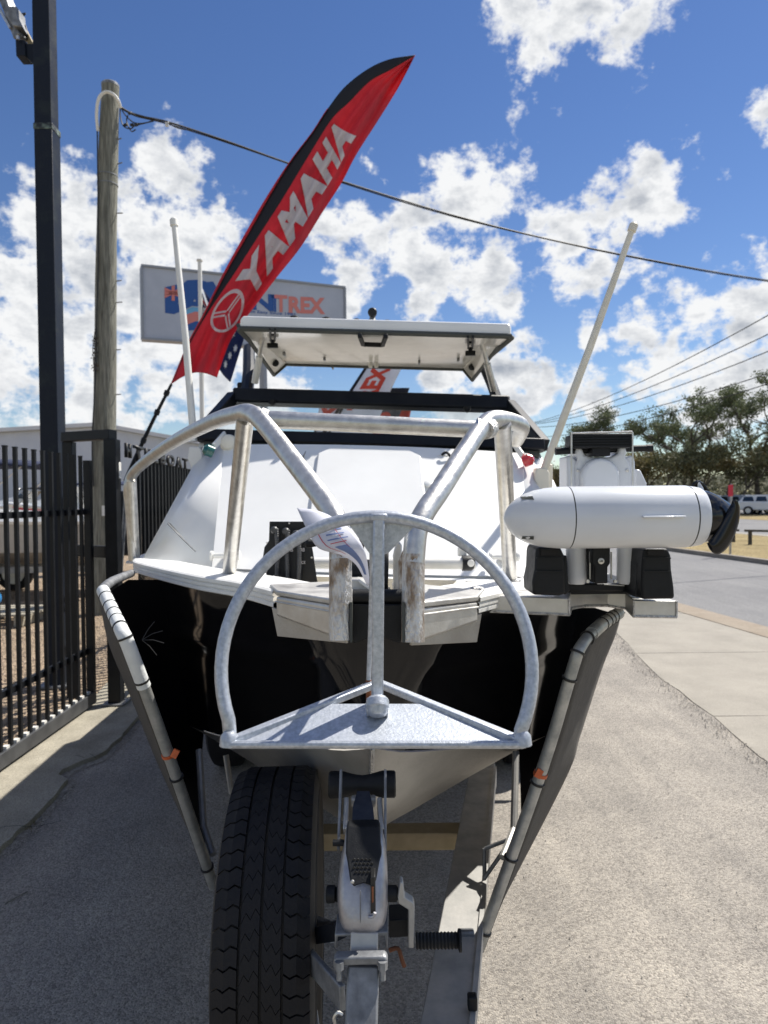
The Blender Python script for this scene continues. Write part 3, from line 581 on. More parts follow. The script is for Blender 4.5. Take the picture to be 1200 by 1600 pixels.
# ------------------------------------------------------------------ timber power pole
D = 9.5
pp = thing('power_pole', 'weathered grey timber power pole with step pegs and a looped white cable at its top', 'power pole', (P(160, 900, D).x, D, 0))
cen = [(161, 962, 17.5), (162, 800, 17.2), (163, 700, 17), (164, 600, 16.5), (165, 480, 16), (167, 350, 15.2), (169, 250, 14.4), (171, 180, 13.6), (172.5, 136, 13)]
ringp = []
for (a, b_, w) in cen: ringp.append((P(a, b_, D), w/F*D))
ringp[0] = (Vector((ringp[0][0].x, D, 0)), ringp[0][1])
rings = []
for i in range(len(ringp)-1):
    for k in range(7):
        t = k/7; c = ringp[i][0].lerp(ringp[i+1][0], t); r = lerp(ringp[i][1], ringp[i+1][1], t)
        rings.append([c+Vector((math.cos(a), math.sin(a), 0))*r*(1+.07*noise.noise(Vector((math.cos(a)*1.6, math.sin(a)*1.6, c.z*1.1)))+.02*noise.noise(Vector((math.cos(a)*7, math.sin(a)*7, c.z*.5)))) for a in [2*math.pi*j/28 for j in range(28)]])
c, r = ringp[-1]; rings.append([c+Vector((math.cos(2*math.pi*j/28), math.sin(2*math.pi*j/28), 0))*r for j in range(28)])
MB().loft(rings).build('shaft', 'timber', pp, angle=60)
MB().lathe(c+Vector((0, 0, .0)), (0, 0, 1), [(0, .10), (.0, r*1.02), (.03, r*1.02), (.045, r*.9)], 24, ref=(1, 0, 0)).build('cap', 'galv_dark', pp)
for z in (P(165, 290, D).z, P(165, 276, D).z): MB().lathe((P(168, 280, D).x, D, z), (0, 0, 1), [(0, .12), (0, .138), (.012, .138), (.012, .12)], 28, ref=(1, 0, 0)).build('band', 'galv_dark', pp)
for (yy, x0, x1, dy) in ((220, 182, 190, -4), (258, 182, 191, -4), (333, 182, 192, 0), (440, 181, 190, -2), (473, 181, 191, -1), (547, 181, 189, -1), (617, 180, 189, -1)):
    MB().tube([P(x0-4, yy, D), P(x1, yy+dy, D)], .008, 6).build('step_peg', 'galv_dark', pp)
MB().tube([P(153, 205, D-.1), P(151, 180, D-.16), P(154, 155, D-.2), P(164, 144, D-.2), P(176, 147, D-.2), P(185, 158, D-.16), P(188, 168, D-.1)], .022, 8, 5).build('cable_loop', 'pole_white', pp)
MB().tube([P(152, 205, D-.12), P(153, 300, D-.14), P(153, 420, D-.15), P(151, 500, D-.16), P(149, 590, D-.17), P(144, 690, D-.17), P(146, 760, D-.17)], .010, 6, 4).build('service_cable', 'wire', pp)
MB().prism([P(a, b_, D-.19) for a, b_ in ((159, 790), (164, 790), (164, 806), (159, 806))], (0, .02, 0)).build('number_plate', 'pole_white', pp)
vv = MB(); r9 = random.Random(5)
for k in range(70):
    p = P(147+r9.uniform(-3, 6), r9.uniform(520, 580), D-.15+r9.uniform(-.05, .05)); a = r9.uniform(0, 6.28)
    vv.add([p, p+Vector((.03*math.cos(a), .02, .03*math.sin(a))), p+Vector((.03*math.cos(a+1), -.01, .03*math.sin(a+1)))], [(0, 1, 2)])
vv.tube([P(149, 515, D-.16), P(145, 545, D-.2), P(148, 590, D-.17)], .006, 5, 3)
tag(vv.build('creeper', 'bark', fix=False), 'small dry creeper clinging to the side of the timber pole', 'creeper')
# overhead cable
ov = thing('overhead_cable', 'thick twisted black overhead cable running from the timber pole to the right', 'cable', P(190, 170, D))
cp = [P(187, 166, D), P(212, 180, 9.6), P(260, 190, 9.8), P(350, 219, 10.2), P(445, 253, 10.6), P(540, 285, 11), P(700, 334, 11.8), P(850, 372, 12.6), P(1000, 403, 13.5), P(1200, 438, 15), P(1500, 476, 18)]
MB().tube(cp, .013, 6, 4).build('strand', 'wire', ov)
MB().tube([p+Vector((0, .012, -.015+.010*math.sin(i*2))) for i, p in enumerate(cp)], .009, 5, 6).build('strand', 'wire', ov)
for pts in ([(190, 170), (196, 180), (210, 192), (228, 192), (245, 187), (262, 190)], [(188, 168), (188, 182), (193, 197), (204, 201), (212, 196), (240, 189)], [(192, 170), (205, 176), (225, 182), (243, 186)], [(200, 180), (198, 190), (205, 205), (212, 202)], [(262, 192), (278, 200), (300, 204)]):
    MB().tube([P(a, b_, D+.1) for a, b_ in pts], .009, 5, 4).build('loop', 'wire', ov)
for a in (193, 203, 210, 200): MB().lathe(P(a, 196 if a != 200 else 178, D+.1), (1, 0, .3), [(0, .005), (.01, .02), (.05, .02), (.06, .005)], 8).build('connector', 'wire', ov)
MB().box(P(261, 194, D+.2), (.05, .03, .07)).build('clamp', 'pole_white', ov, .01)
# ------------------------------------------------------------------ pylon sign
sg = thing('pylon_sign', 'large pale grey boat dealer sign panel reading CENTREX with a flag emblem', 'sign', (-4, 17, 0))
sTL, sBL = P(222, 416, 16), P(222, 528, 16); sTR = P(538, 450, 18.1); sBR = Vector((sTR.x, sTR.y, sTR.z-(sTL.z-sBL.z)))
sBL = Vector((sTL.x, sTL.y, sBL.z))
sn = (sTR-sTL).cross(sBL-sTL).normalized(); sn = sn if sn.y < 0 else -sn
def S2(a, b_, o=0): return sTL.lerp(sTR, a)+(sBL-sTL)*b_+sn*o
MB().prism([S2(0, 0), S2(1, 0), S2(1, 1), S2(0, 1)], -sn*.22).build('panel', 'sign_face', sg)
for a, b_ in (((-.004, -.01), (1.004, -.01)), ((-.004, 1.01), (1.004, 1.01)), ((-.002, 0), (-.002, 1)), ((1.002, 0), (1.002, 1))):
    MB().bar(S2(*a, -.1), S2(*b_, -.1), .28, .05, up=(sBL-sTL) if a[1] == b_[1] else (sTR-sTL)).build('frame', 'sign_frame', sg)
for a in (.567,): MB().tube([Vector((S2(a, 1).x, S2(a, 1).y+.12, 0)), S2(a, .98, -.12)], .10, 16).build('leg', 'sign_frame', sg)
def sxy(px, py):            # photo position on the panel -> panel fractions (solved by intersection)
    r = ray(px, py); t = (sTL-Vector((0, 0, H))).dot(sn)/r.dot(sn); q = Vector((0, 0, H))+r*t-sTL
    e = sTR-sTL; e2 = Vector((e.x, e.y, 0)); a = (q.x*e2.x+q.y*e2.y)/e2.length_squared
    return a, (q.z-e.z*a)/(sBL-sTL).z
def on_sign(name, pts, m, o=.006): 
    b = MB().prism([S2(*sxy(*p), o-.004) for p in pts], sn*.004); return b.build(name, m, sg)
on_sign('emblem', [(257, 449), (275, 445), (285, 444), (292, 438), (310, 437), (322, 440), (324, 470), (318, 480), (300, 478), (288, 484), (272, 491), (258, 489)], 'sign_blue')
for q in ([(257, 449), (285, 462), (285, 467), (257, 454)], [(257, 461), (285, 449), (285, 453), (257, 466)], [(268, 447), (273, 446), (273, 470), (268, 470)], [(257, 455), (288, 455), (288, 461), (257, 461)]): on_sign('emblem_stripe', q, 'sign_pink', .012)
on_sign('emblem_wave', [(288, 486), (300, 480), (318, 482), (332, 480), (332, 492), (310, 494), (290, 496)], 'sign_light', .016)
on_sign('emblem_wave', [(290, 492), (305, 487), (330, 490), (330, 503), (308, 501), (291, 508)], 'sign_pink', .018)
on_sign('emblem_wave', [(286, 508), (300, 502), (330, 504), (330, 514), (300, 516), (284, 518)], 'sign_blue', .016)
on_sign('emblem', [(320, 441), (333, 440), (340, 452), (338, 478), (326, 480)], 'sign_blue', .010)
for q in ((313, 456), (280, 474), (304, 470)): on_sign('emblem_star', [(q[0]+2.2*math.cos(k*.628)*(1 if k % 2 else .45), q[1]+2.6*math.sin(k*.628)*(1 if k % 2 else .45)) for k in range(10)], 'white_print', .014)
def sign_text(body, x0, y0, x1, y1, h, m, bold=.03, o=.008):   # baseline ends in photo pixels, cap height in pixels
    tv, tf = text_tris(body, 1, bold); a0, b0 = sxy(x0, y0); a1, b1 = sxy(x1, y1); a2, b2 = sxy(x0, y0-h)
    MB().add([S2(lerp(a0, a1, u)+0*v, lerp(b0, b1, u)+(b2-b0)*v, o) for u, v in tv], tf).build('lettering', m, sg, fix=False)
sign_text('CEN', 327, 479, 428, 487, 28, 'sign_blue', .045); sign_text('T', 424, 487, 436, 488, 27, 'sign_blue', .04, .008); sign_text('T', 429, 487.5, 449, 488.5, 27, 'sign_pink', .035, .012); sign_text('REX', 451, 489, 508, 491, 26, 'sign_pink', .045)
sign_text('Boating Made Easy Since 1982', 345, 487, 462, 495, 6, 'sign_blue', .012)

# ------------------------------------------------------------------ feather banner
D = 6.5
ban = thing('feather_banner', 'red feather banner with black edge and white YAMAHA lettering, leaning right', 'banner', (P(205, 735, D).x, D, 0))
Bp = [(268, 600), (296, 538), (324, 490), (365, 429), (405, 367), (438, 316), (466, 270), (497, 219), (520, 184), (545, 160), (578, 127), (612, 108), (648, 87)]
Rp = [(339, 590), (352, 551), (366, 521), (397, 480), (431, 435), (469, 387), (503, 333), (534, 285), (557, 241), (592, 186), (617, 146), (633, 117), (649, 85.5)]
Ap = [(268, 600), (294, 538), (321, 489), (352, 428), (390, 361.5), (422.5, 304), (455, 251), (488, 207), (512, 170), (538.5, 136), (574.5, 108), (609, 92.5), (648, 86)]
Lq = [(267, 600), (293, 537), (319, 488), (349, 427), (386, 360), (420, 302), (454, 250.5), (487.5, 206.5), (511.5, 169.5), (538, 135.5), (574, 107.5), (608.7, 92), (647.8, 85)]
US = list(range(13))
def pxy(T, u): return stab(US, [p[0] for p in T], u), stab(US, [p[1] for p in T], u)
def depth_b(u, v):
    return D+.05*math.sin(u*1.9+v*2.2)*v+.05*math.sin(u*.8+v*8)*v+.022*math.sin(v*21+u*1.2)*min(1, v*2)+.2*v*(1 if u < 12 else 1)
def field(u, v, o=0):
    a = pxy(Bp, u); c = pxy(Rp, u); sag = 0
    if u < 1: sag = (1-u)**2*(18*math.sin(math.pi*v)**.8)*(-1)*.0-(1-u)*14*math.sin(math.pi*min(v, 1))
    return P(lerp(a[0], c[0], v), lerp(a[1], c[1], v)+sag*.9, depth_b(u, v)-o)
MB().grid(lambda s, t: field(s*12, t), 150, 36).build('red_field', 'red_flag', ban, solid=.003, fix=False, angle=80)
MB().grid(lambda s, t: P(*[lerp(a, b_, t) for a, b_ in zip(pxy(Ap, s*12), pxy(Bp, s*12))], D-.004*math.sin(t*3.14)), 90, 4).build('black_edge', 'black_flag', ban, solid=.003, fix=False, angle=80)
MB().grid(lambda s, t: P(*[lerp(a, b_, t) for a, b_ in zip(pxy(Lq, s*8), pxy(Ap, s*8))], D-.02*math.sin(t*3.14)), 60, 6).build('pole_sleeve', 'red_flag', ban, solid=.004, fix=False, angle=80)
tv, tf = text_tris('YAMAHA', 1, .062, .05, 4, 1.2)
def yam(a, c):             # along the banner, letter tops to its left edge
    u = 2.95+5.35*a; v0 = lerp(.80, .74, a); v1 = lerp(.14, .11, a)
    return field(u+.0, lerp(v0, v1, c), .012)
MB().add([yam(a, c) for a, c in tv], tf).build('lettering', 'white_print', ban, fix=False, angle=80, solid=.002)
# ring emblem with three forks
def em(cx_, cy_, r_): return cx_, cy_
lg = MB(); cu, cv, ru, rv = 2.32, .48, .62, .40
def lpt(a, rr_, o=.012): return field(cu+ru*rr_*math.sin(a), cv+rv*rr_*math.cos(a), o)
n = 40
for k in range(n):
    a0, a1 = 2*math.pi*k/n, 2*math.pi*(k+1)/n; lg.add([lpt(a0, 1), lpt(a1, 1), lpt(a1, .84), lpt(a0, .84)], [(0, 1, 2, 3)])
for ang in (90, 210, 330):
    a = R(ang); 
    for off_ in (-.09, .09):
        pts = []
        for k in range(7):
            s = lerp(.08, .86, k/6); pts.append((s*math.sin(a)+off_*math.cos(a), s*math.cos(a)-off_*math.sin(a)))
        for (x0, y0), (x1, y1) in zip(pts[:-1], pts[1:]):
            w = .045; nx, ny = math.cos(a)*w, -math.sin(a)*w
            q = [(x0-nx, y0-ny), (x0+nx, y0+ny), (x1+nx, y1+ny), (x1-nx, y1-ny)]
            lg.add([field(cu+ru*x, cv+rv*y, .012) for x, y in q], [(0, 1, 2, 3)])
lg.build('emblem', 'white_print', ban, fix=False, angle=80)
pe = [P(*q, D+.01) for q in ((268, 600), (240, 655), (213, 712), (200, 742))]
MB().tube(pe+[Vector((P(196, 752, D).x, D, P(196, 752, D).z))], [.014, .018, .02, .022, .022], 8).build('pole', 'black_plastic', ban)
for q in ((262, 610), (247, 640), (226, 684)): MB().lathe(P(*q, D+.01), (-.4, 0, -1), [(0, .015), (.005, .026), (.05, .026), (.055, .015)], 10, ref=(1, 0, 0)).build('pole_ferrule', 'black_plastic', ban)
MB().tube([P(199, 745, D), Vector((P(190, 760, D).x-.05, D, .6)), Vector((P(190, 760, D).x-.05, D, .03))], .02, 8).build('stand', 'galv_dark', ban)

# ------------------------------------------------------------------ flagpole and flag
D = 14
fp = thing('flagpole', 'slim white metal flagpole in front of the dealer sign', 'flagpole', (P(318, 760, D).x, D, 0))
MB().tube([Vector((P(318, 760, D).x, D, 0)), P(316.5, 690, D), P(312, 408, D)], [.055, .05, .042], 12).build('pole', 'pole_white', fp)
MB().lathe(P(312, 408, D), (0, 0, 1), [(0, .01), (0, .065), (.03, .065), (.05, .03)], 12, ref=(1, 0, 0)).build('cap', 'pole_white', fp)
fg = thing('flag', 'dark blue national flag with white stars hanging folded behind the red banner', 'flag', P(314, 450, D))
def flg(u, v, o=0):        # u along fly, v down the hoist; the cloth hangs slack
    x = lerp(314, 386, u)-v*u*26; y = lerp(448, 520, v)+u*58+14*math.sin(u*2.6)+v*u*12
    return P(x, y, D+.12*math.sin(u*9+v*2)-o)
MB().grid(lambda a, b_: flg(a, b_), 40, 16).build('cloth', 'navy_flag', fg, fix=False, angle=80, solid=.006)
M['flag_white'] = mat('flag_white', (.62, .64, .68), None, rough=.8); M['flag_red'] = mat('flag_red', (.40, .03, .05), None, rough=.8)
def fs(pts, m, o=.02): MB().add([flg(a, b_, o) for a, b_ in pts], [tuple(range(len(pts)))]).build('cross_stripe', m, fg, fix=False)
fs([(0, .0), (.05, 0), (.5, .45), (.5, .5), (.44, .5), (0, .06)], 'flag_white'); fs([(0, .44), (.45, 0), (.5, 0), (.5, .05), (.05, .5), (0, .5)], 'flag_white', .022)
fs([(0, .20), (.25, .20), (.5, .2), (.5, .30), (.25, .30), (0, .3)], 'flag_white', .024); fs([(0, .22), (.25, .22), (.5, .22), (.5, .28), (.25, .28), (0, .28)], 'flag_red', .03)
fs([(.2, 0), (.3, 0), (.3, .5), (.2, .5)], 'flag_white', .026); fs([(.22, 0), (.28, 0), (.28, .5), (.22, .5)], 'flag_red', .032)
for (a, b_) in ((.25, .75), (.75, .2), (.75, .8), (.62, .5), (.88, .42), (.8, .6)):
    MB().add([flg(a+.055*math.cos(k*.449)*(1 if k % 2 else .5), b_+.085*math.sin(k*.449)*(1 if k % 2 else .5), .03) for k in range(14)], [tuple(range(14))]).build('star', 'flag_white', fg, fix=False)
MB().tube([P(313, 455, D-.06), P(318, 560, D-.08), P(318, 700, D-.08)], .006, 5).build('halyard', 'pole_white', fg)

# small feather banners far behind, seen through the windscreen
def small_banner(label, D, L_, R_, m, edge, texts=(), top=None):
    t = thing('feather_banner', label, 'banner', (P(*L_[0], D).x, D, 0), 'feather banners behind the boat')
    us = list(range(len(L_)))
    def fd_(u, v, o=0): return P(lerp(stab(us, [p[0] for p in L_], u), stab(us, [p[0] for p in R_], u), v), lerp(stab(us, [p[1] for p in L_], u), stab(us, [p[1] for p in R_], u), v), D+.05*math.sin(v*9+u)-o)
    nU = len(L_)-1
    MB().grid(lambda a, b_: fd_(a*nU, b_), 24, 10).build('cloth', m, t, fix=False, angle=80, solid=.004)
    if edge: MB().grid(lambda a, b_: fd_(a*nU, lerp(-.09, .0, b_), .01), 24, 2).build('edge_band', edge, t, fix=False, angle=80, solid=.004)
    if top: MB().grid(lambda a, b_: fd_(lerp(nU-top, nU, a), b_, .012), 8, 10).build('top_band', 'black_flag', t, fix=False, angle=80, solid=.003)
    for body, u0, u1, m2, vt, vb in texts:
        tv, tf = text_tris(body, 1, .05, .1, 2)
        MB().add([fd_(lerp(u0, u1, a), lerp(vb, vt, c), .02) for a, c in tv], tf).build('lettering', m2, t, fix=False)
    pb_ = P(*L_[0], D); MB().tube([Vector((pb_.x-1.2, D, 0)), pb_, P(*L_[nU//2], D)], .02, 6).build('pole', 'black_plastic', t)
    return t
small_banner('white feather banner with red and blue TREX lettering seen above the windscreen', 11, [(490, 720), (512, 672), (545, 620), (580, 566), (618, 515)], [(560, 722), (585, 672), (606, 620), (632, 566), (650, 530)], 'white_flag', 'black_flag', (('C', .25, .55, 'sign_blue', .2, .75), ('N', 1.0, 1.35, 'sign_blue', .2, .75), ('TREX', 1.6, 2.86, 'red_print', .15, .7)))
small_banner('dark grey feather banner with rounded top and red panel, seen through the windscreen', 12, [(548, 720), (575, 675), (588, 640), (604, 606)], [(585, 722), (612, 675), (628, 640), (640, 606)], 'grey_flag', 'black_flag', (('RED', .3, 1.9, 'red_print', .15, .7),), .28)
small_banner('small red topped feather banner, rightmost of those through the windscreen', 12.5, [(590, 722), (600, 690), (612, 662), (620, 636)], [(622, 722), (632, 690), (638, 662), (643, 637)], 'red_print', 'grey_flag', (), .2)
small_banner('narrow banner with red and white cross stripes, leftmost through the windscreen', 12, [(488, 700), (494, 665), (500, 630), (503, 618)], [(500, 705), (515, 668), (532, 635), (540, 622)], 'white_flag', None, (('X', .8, 2.2, 'red_print', .05, .9),))

# ------------------------------------------------------------------ right: poles, wires, sign, rails, cars
D = 60
dp = thing('distant_pole', 'distant dark power pole with two crossarms behind the boat', 'power pole', (P(808, 760, D).x, D, 0))
MB().tube([Vector((P(808, 760, D).x, D, 0)), P(808, 641, D)], .18, 8).build('shaft', 'bark', dp)
for yy in (664, 682): MB().bar(P(803, yy, D-.2), P(828, yy, D-.2), .15, .15).build('crossarm', 'bark', dp)
for x in (806, 816, 826): MB().lathe(P(x, 663, D-.2), (0, 0, 1), [(0, .05), (.1, .12), (.3, .1), (.35, .03)], 8, ref=(1, 0, 0)).build('insulator', 'galv_dark', dp)
for i, (y0, y1) in enumerate(((662, 490), (663, 522), (664, 551), (668, 588), (684, 604))):
    p0, p1 = P(826-i*3, y0, 59.8), P(1230, y1-14, 26); pts = [p0.lerp(p1, k/12)+Vector((0, 0, -1.2*4*(k/12)*(1-k/12)*.5)) for k in range(13)]
    tag(MB().tube(pts, .022, 5).build('power_line', 'wire'), 'thin overhead power line over the trees, %s of five' % ('topmost', 'second', 'middle', 'fourth', 'lowest')[i], 'power line', 'thin power lines over the road')
sp = G(1141, 866, .05)
sg2 = thing('road_sign', 'small red rectangular sign on a slim grey post beside the service road', 'road sign', sp)
MB().tube([sp, P(1143, 756, sp.y)], .028, 10).build('post', 'galv_steel', sg2)
MB().prism([P(a, b_, sp.y-.04) for a, b_ in ((1138, 758), (1145.5, 757), (1145.5, 775), (1138, 776))], (0, .01, 0)).build('plate', 'sign_red', sg2)
def rail(label, xs, x0, x1, yt, yb):
    p = G(xs[0], yb, .05); D = p.y
    t = thing('bollard_rail', label, 'barrier rail', p, 'low timber rails on the verge')
    for x in xs: q = P(x, yt+1, D); MB().box((q.x, D, q.z/2), (.09, .09, q.z)).build('post', 'rail_wood', t, .01)
    a, b_ = P(x0, yt, D), P(x1, yt+1.5, D-.6); MB().bar(a, b_, .1, .07).build('rail', 'rail_wood', t, .01)
rail('short end of low timber rail just right of the red sign', (1146,), 1125, 1154, 827, 847)
rail('longer low timber rail at the right edge of the verge', (1172, 1235), 1163, 1260, 829, 851)

def car(label, loc, rz, paint, grp=None):
    t = thing('parked_car', label, 'car', (0, 0, 0), 'cars parked across the road')
    prof = [(-2.2, .45), (-2.25, .8), (-2.15, 1.0), (-2.05, 1.08), (1.2, .98), (2.1, .88), (2.25, .7), (2.25, .4), (1.85, .35), (-1.9, .35)]
    MB().prism([(x, -.88, z) for x, z in prof], (0, 1.76, 0)).build('body', paint, t, .09, segs=3)
    cab = [(-2.05, 1.0), (-1.75, 1.42), (-1.5, 1.54), (.0, 1.56), (.35, 1.48), (1.15, 1.0)]
    MB().loft([[(x, -.82, z) if z < 1.1 else (x, -.66, z) for x, z in cab], [(x, .82, z) if z < 1.1 else (x, .66, z) for x, z in cab]]).build('cabin', paint, t, .05)
    for sgn in (-1, 1):
        for a, b_ in ((-1.75, -.95), (-.85, -.05), (.05, .72)):
            MB().add([(a, sgn*.835, 1.06), (b_+(.18 if b_ > .5 else 0), sgn*.835, 1.06), (b_-.12, sgn*.715, 1.42), (a+.10, sgn*.715, 1.42)], [(0, 1, 2, 3)]).build('side_window', 'dark_glass', t)
    MB().add([(1.13, -.7, 1.04), (1.13, .7, 1.04), (.50, .58, 1.45), (.50, -.58, 1.45)], [(0, 1, 2, 3)]).build('windscreen', 'dark_glass', t)
    for x in (-1.35, 1.4):
        for sgn in (-1, 1):
            w = MB().lathe((x, sgn*.9-.1, .34), (0, 1, 0), [(0, .2), (.0, .32), (.03, .34), (.17, .34), (.2, .32), (.2, .2)], 20).build('wheel', 'rubber', t)
            MB().lathe((x, sgn*.9-.105, .34), (0, 1, 0), [(0, .03), (0, .2), (.21, .2), (.21, .03)], 14).build('rim', 'rim', w)
    for sgn in (-1, 1): MB().box((2.2, sgn*.62, .74), (.1, .36, .14)).build('headlight', 'pole_white', t, .02)
    MB().box((2.262, 0, .58), (.03, .9, .2)).build('grille', 'black_plastic', t, .01)
    t.location = loc; t.rotation_euler = (0, 0, R(rz)); return t
car('silver blue wagon parked across the road, beside the red sign', Vector((P(1164, 800, 56).x, 56, .06)), -55, 'car_silver')
car('white car parked across the road at the right edge', Vector((P(1202, 800, 53).x, 53, .06)), -35, 'car_white')
car('dark car parked under the trees behind the propeller', Vector((P(1116, 790, 66).x, 66, .06)), -60, 'car_dark')

# ------------------------------------------------------------------ trees
def tree(label, loc, height, spread, leaf, seed, trunk_r=.22, clump=1.0, dens=46, levels=4, bare=.42, lean=0, group='tall gum trees across the road', bushy=False, name='gum_tree'):
    r = random.Random(seed); t = thing(name, label, 'tree', loc, group); loc = Vector(loc); wood = MB(); tips = []
    def grow(p, d, l, rad, lev):
        pts = [p]; q = p.copy(); dd = d.copy()
        for k in range(4):
            dd = (dd+Vector((r.uniform(-.22, .22), r.uniform(-.22, .22), r.uniform(-.06, .14)))).normalized(); q = q+dd*l/4; pts.append(q.copy())
        wood.tube(pts, [rad*(1-.12*k) for k in range(5)], 6 if lev < 2 else 4, cap=False)
        if lev >= levels: tips.append(q); tips.append(pts[2]); return
        nb = r.choice((2, 3, 3)) if lev else 4
        for k in range(nb):
            a = r.uniform(0, 6.28) if lev else 6.28*k/nb+r.uniform(-.4, .4); tilt = r.uniform(.35, .85)
            nd = (dd*math.cos(tilt)+Vector((math.cos(a)*spread, math.sin(a)*spread, .12))*math.sin(tilt)).normalized()
            grow(q if k else q, nd, l*r.uniform(.62, .85), rad*.58, lev+1)
        if lev >= 1 and r.random() < .6: tips.append(q)
    grow(loc.copy(), Vector((lean, 0, 1)).normalized(), height*bare, trunk_r, 0)
    wood.build('trunk', 'bark', t, fix=False, angle=80)
    lf = MB(); zmin = min(p.z for p in tips)
    for p in tips:
        rad = clump*r.uniform(.55, 1.1)
        for k in range(dens):
            v = Vector((r.gauss(0, 1), r.gauss(0, 1), r.gauss(0, .5)))*rad*.5; c = p+v; s = r.uniform(.07, .16)*(1.2 if bushy else 1)
            a = Vector((r.gauss(0, 1), r.gauss(0, 1), r.gauss(0, 1))).normalized(); b_ = a.cross(Vector((r.gauss(0, 1), r.gauss(0, 1), r.gauss(0, 1)))).normalized()
            lf.add([c-a*s, c+b_*s*.45, c+a*s, c-b_*s*.45], [(0, 1, 2, 3)])
    lf.build('crown', leaf, t, fix=False, angle=180)
    return t
def TP(px, D): return Vector((P(px, 780, D).x, D, 0))
tree('broad airy gum tree with wide flat crown, behind the white motor', TP(1085, 62), 9.2, 1.4, 'leaf_a', 11, .26, .75, 44)
tree('tall gum tree with dark trunk at the right edge, leaning left', TP(1186, 58), 9.6, 1.2, 'leaf_a', 23, .30, .75, 44, lean=-.05)
tree('gum tree with pale bare branches between the two tallest gums', TP(1135, 66), 7.4, .9, 'leaf_c', 35, .18, .6, 12)
tree('smaller gum tree showing left of the motor handle', TP(905, 70), 7.0, 1.3, 'leaf_a', 41, .22, .8, 44)
tree('rounded gum tree directly behind the motor head', TP(965, 66), 7.8, 1.2, 'leaf_a', 57, .22, .8, 42)
tree('gum tree outside right edge with crown reaching into view', TP(1262, 60), 9.4, 1.2, 'leaf_a', 61, .28, .8, 44)
tree('slender gum tree leaning over behind the bow rail end', TP(1030, 74), 8.4, 1.2, 'leaf_a', 77, .22, .7, 40)
for i, (px, D, h, lf_, lab) in enumerate(((1010, 60, 5.6, 'leaf_b', 'olive bush just right of the motor head'), (1060, 58, 5.2, 'leaf_c', 'dark green bush above the motor tail'), (1105, 61, 5.8, 'leaf_b', 'yellowish bush above the propeller'), (1150, 57, 6.0, 'leaf_c', 'dense bush behind the red sign'), (1200, 58, 6.2, 'leaf_b', 'brownish bush behind the white parked car'), (950, 64, 5.0, 'leaf_c', 'dark bush hidden mostly by the motor head'), (880, 66, 4.6, 'leaf_b', 'low olive bush left of the motor bracket'), (1250, 58, 6, 'leaf_c', 'bush beyond the right edge of view'))):
    tree(lab, TP(px, D), h*1.5, 1.5, lf_, 100+i, .14, 1.35, 70, levels=3, bare=.26, group='bushes under the gum trees', bushy=True, name='bush')
# far tree line
r5 = random.Random(9); tl = MB()
for k in range(60000):
    x = r5.uniform(5, 130); y = 95+r5.uniform(-4, 22)+x*.05; h = 4.6+2.0*noise.noise(Vector((x*.15, 0, 3)))
    z = r5.uniform(0, h); s = r5.uniform(.2, .45); c = Vector((x, y, z)); a = Vector((r5.gauss(0, 1), r5.gauss(0, 1), r5.gauss(0, 1))).normalized(); b_ = a.orthogonal().normalized()
    tl.add([c-a*s, c+b_*s*.5, c+a*s, c-b_*s*.5], [(0, 1, 2, 3)])
tag(tl.build('far_trees', 'leaf_c', fix=False, angle=180), 'low continuous line of trees far behind the parked cars', 'tree line', kind='stuff')
# ------------------------------------------------------------------ the boat
boat = thing('cabin_boat', 'white cabin boat with glossy black hull and welded aluminium bow rail, on a trailer', 'boat', (0, 1.4, 0))
HD = [1.32, 1.45, 1.59, 1.80, 1.94, 2.4, 2.67, 3.2, 4.0, 5.5, 7.4]
HW = [.10, .165, .24, .37, .50, .79, .93, 1.05, 1.10, 1.11, 1.08]
HZ = [1.388, 1.385, 1.38, 1.372, 1.367, 1.345, 1.333, 1.315, 1.30, 1.29, 1.29]
CD = [1.56, 1.62, 1.80, 2.1, 2.6, 3.2, 4.0, 7.4]; CU = [.0, .07, .22, .48, .74, .90, .96, .96]; CW = [1.03, 1.0, .945, .86, .76, .70, .66, .64]
KD = [1.56, 1.66, 1.85, 2.2, 3.0, 7.4]; KW = [1.03, .87, .69, .535, .47, .43]
def hw(d): return stab(HD, HW, d)
def hz(d): return stab(HD, HZ, d)
nS = 46; DS = [1.56+(7.4-1.56)*(k/nS)**1.7 for k in range(nS+1)]
def side_pt(sg, s, t):       # s station 0..nS, t 0 chine .. 1 gunwale; the stem rakes forward to the bow
    d = DS[s]; dg = d-.045*max(0, 1-(d-1.56)/.8)
    uc, wc = stab(CD, CU, d), stab(CD, CW, d); ug, wg = hw(dg)-.012, hz(dg)-.03
    if s == 0: uc = .002; ug = .10
    u = lerp(uc, ug, t**1.15); w = lerp(wc, wg, t)
    u += .012*math.exp(-((t-.62)/.05)**2)*min(1, s/6)
    return Bt(sg*u, lerp(d, dg, t), w)
for sg_ in (-1, 1):
    MB().loft([[side_pt(sg_, s, t/24) for t in range(25)] for s in range(nS+1)], False).build('hull_side', 'black_gloss', boat, angle=50)
    MB().loft([[Bt(sg_*lerp(0, stab(CD, CU, d), t/10), d, lerp(stab(KD, KW, d), stab(CD, CW, d)-.004, (t/10)**1.1)) for t in range(11)] for d in DS], False).build('hull_bottom', 'alu_hull', boat, angle=50)
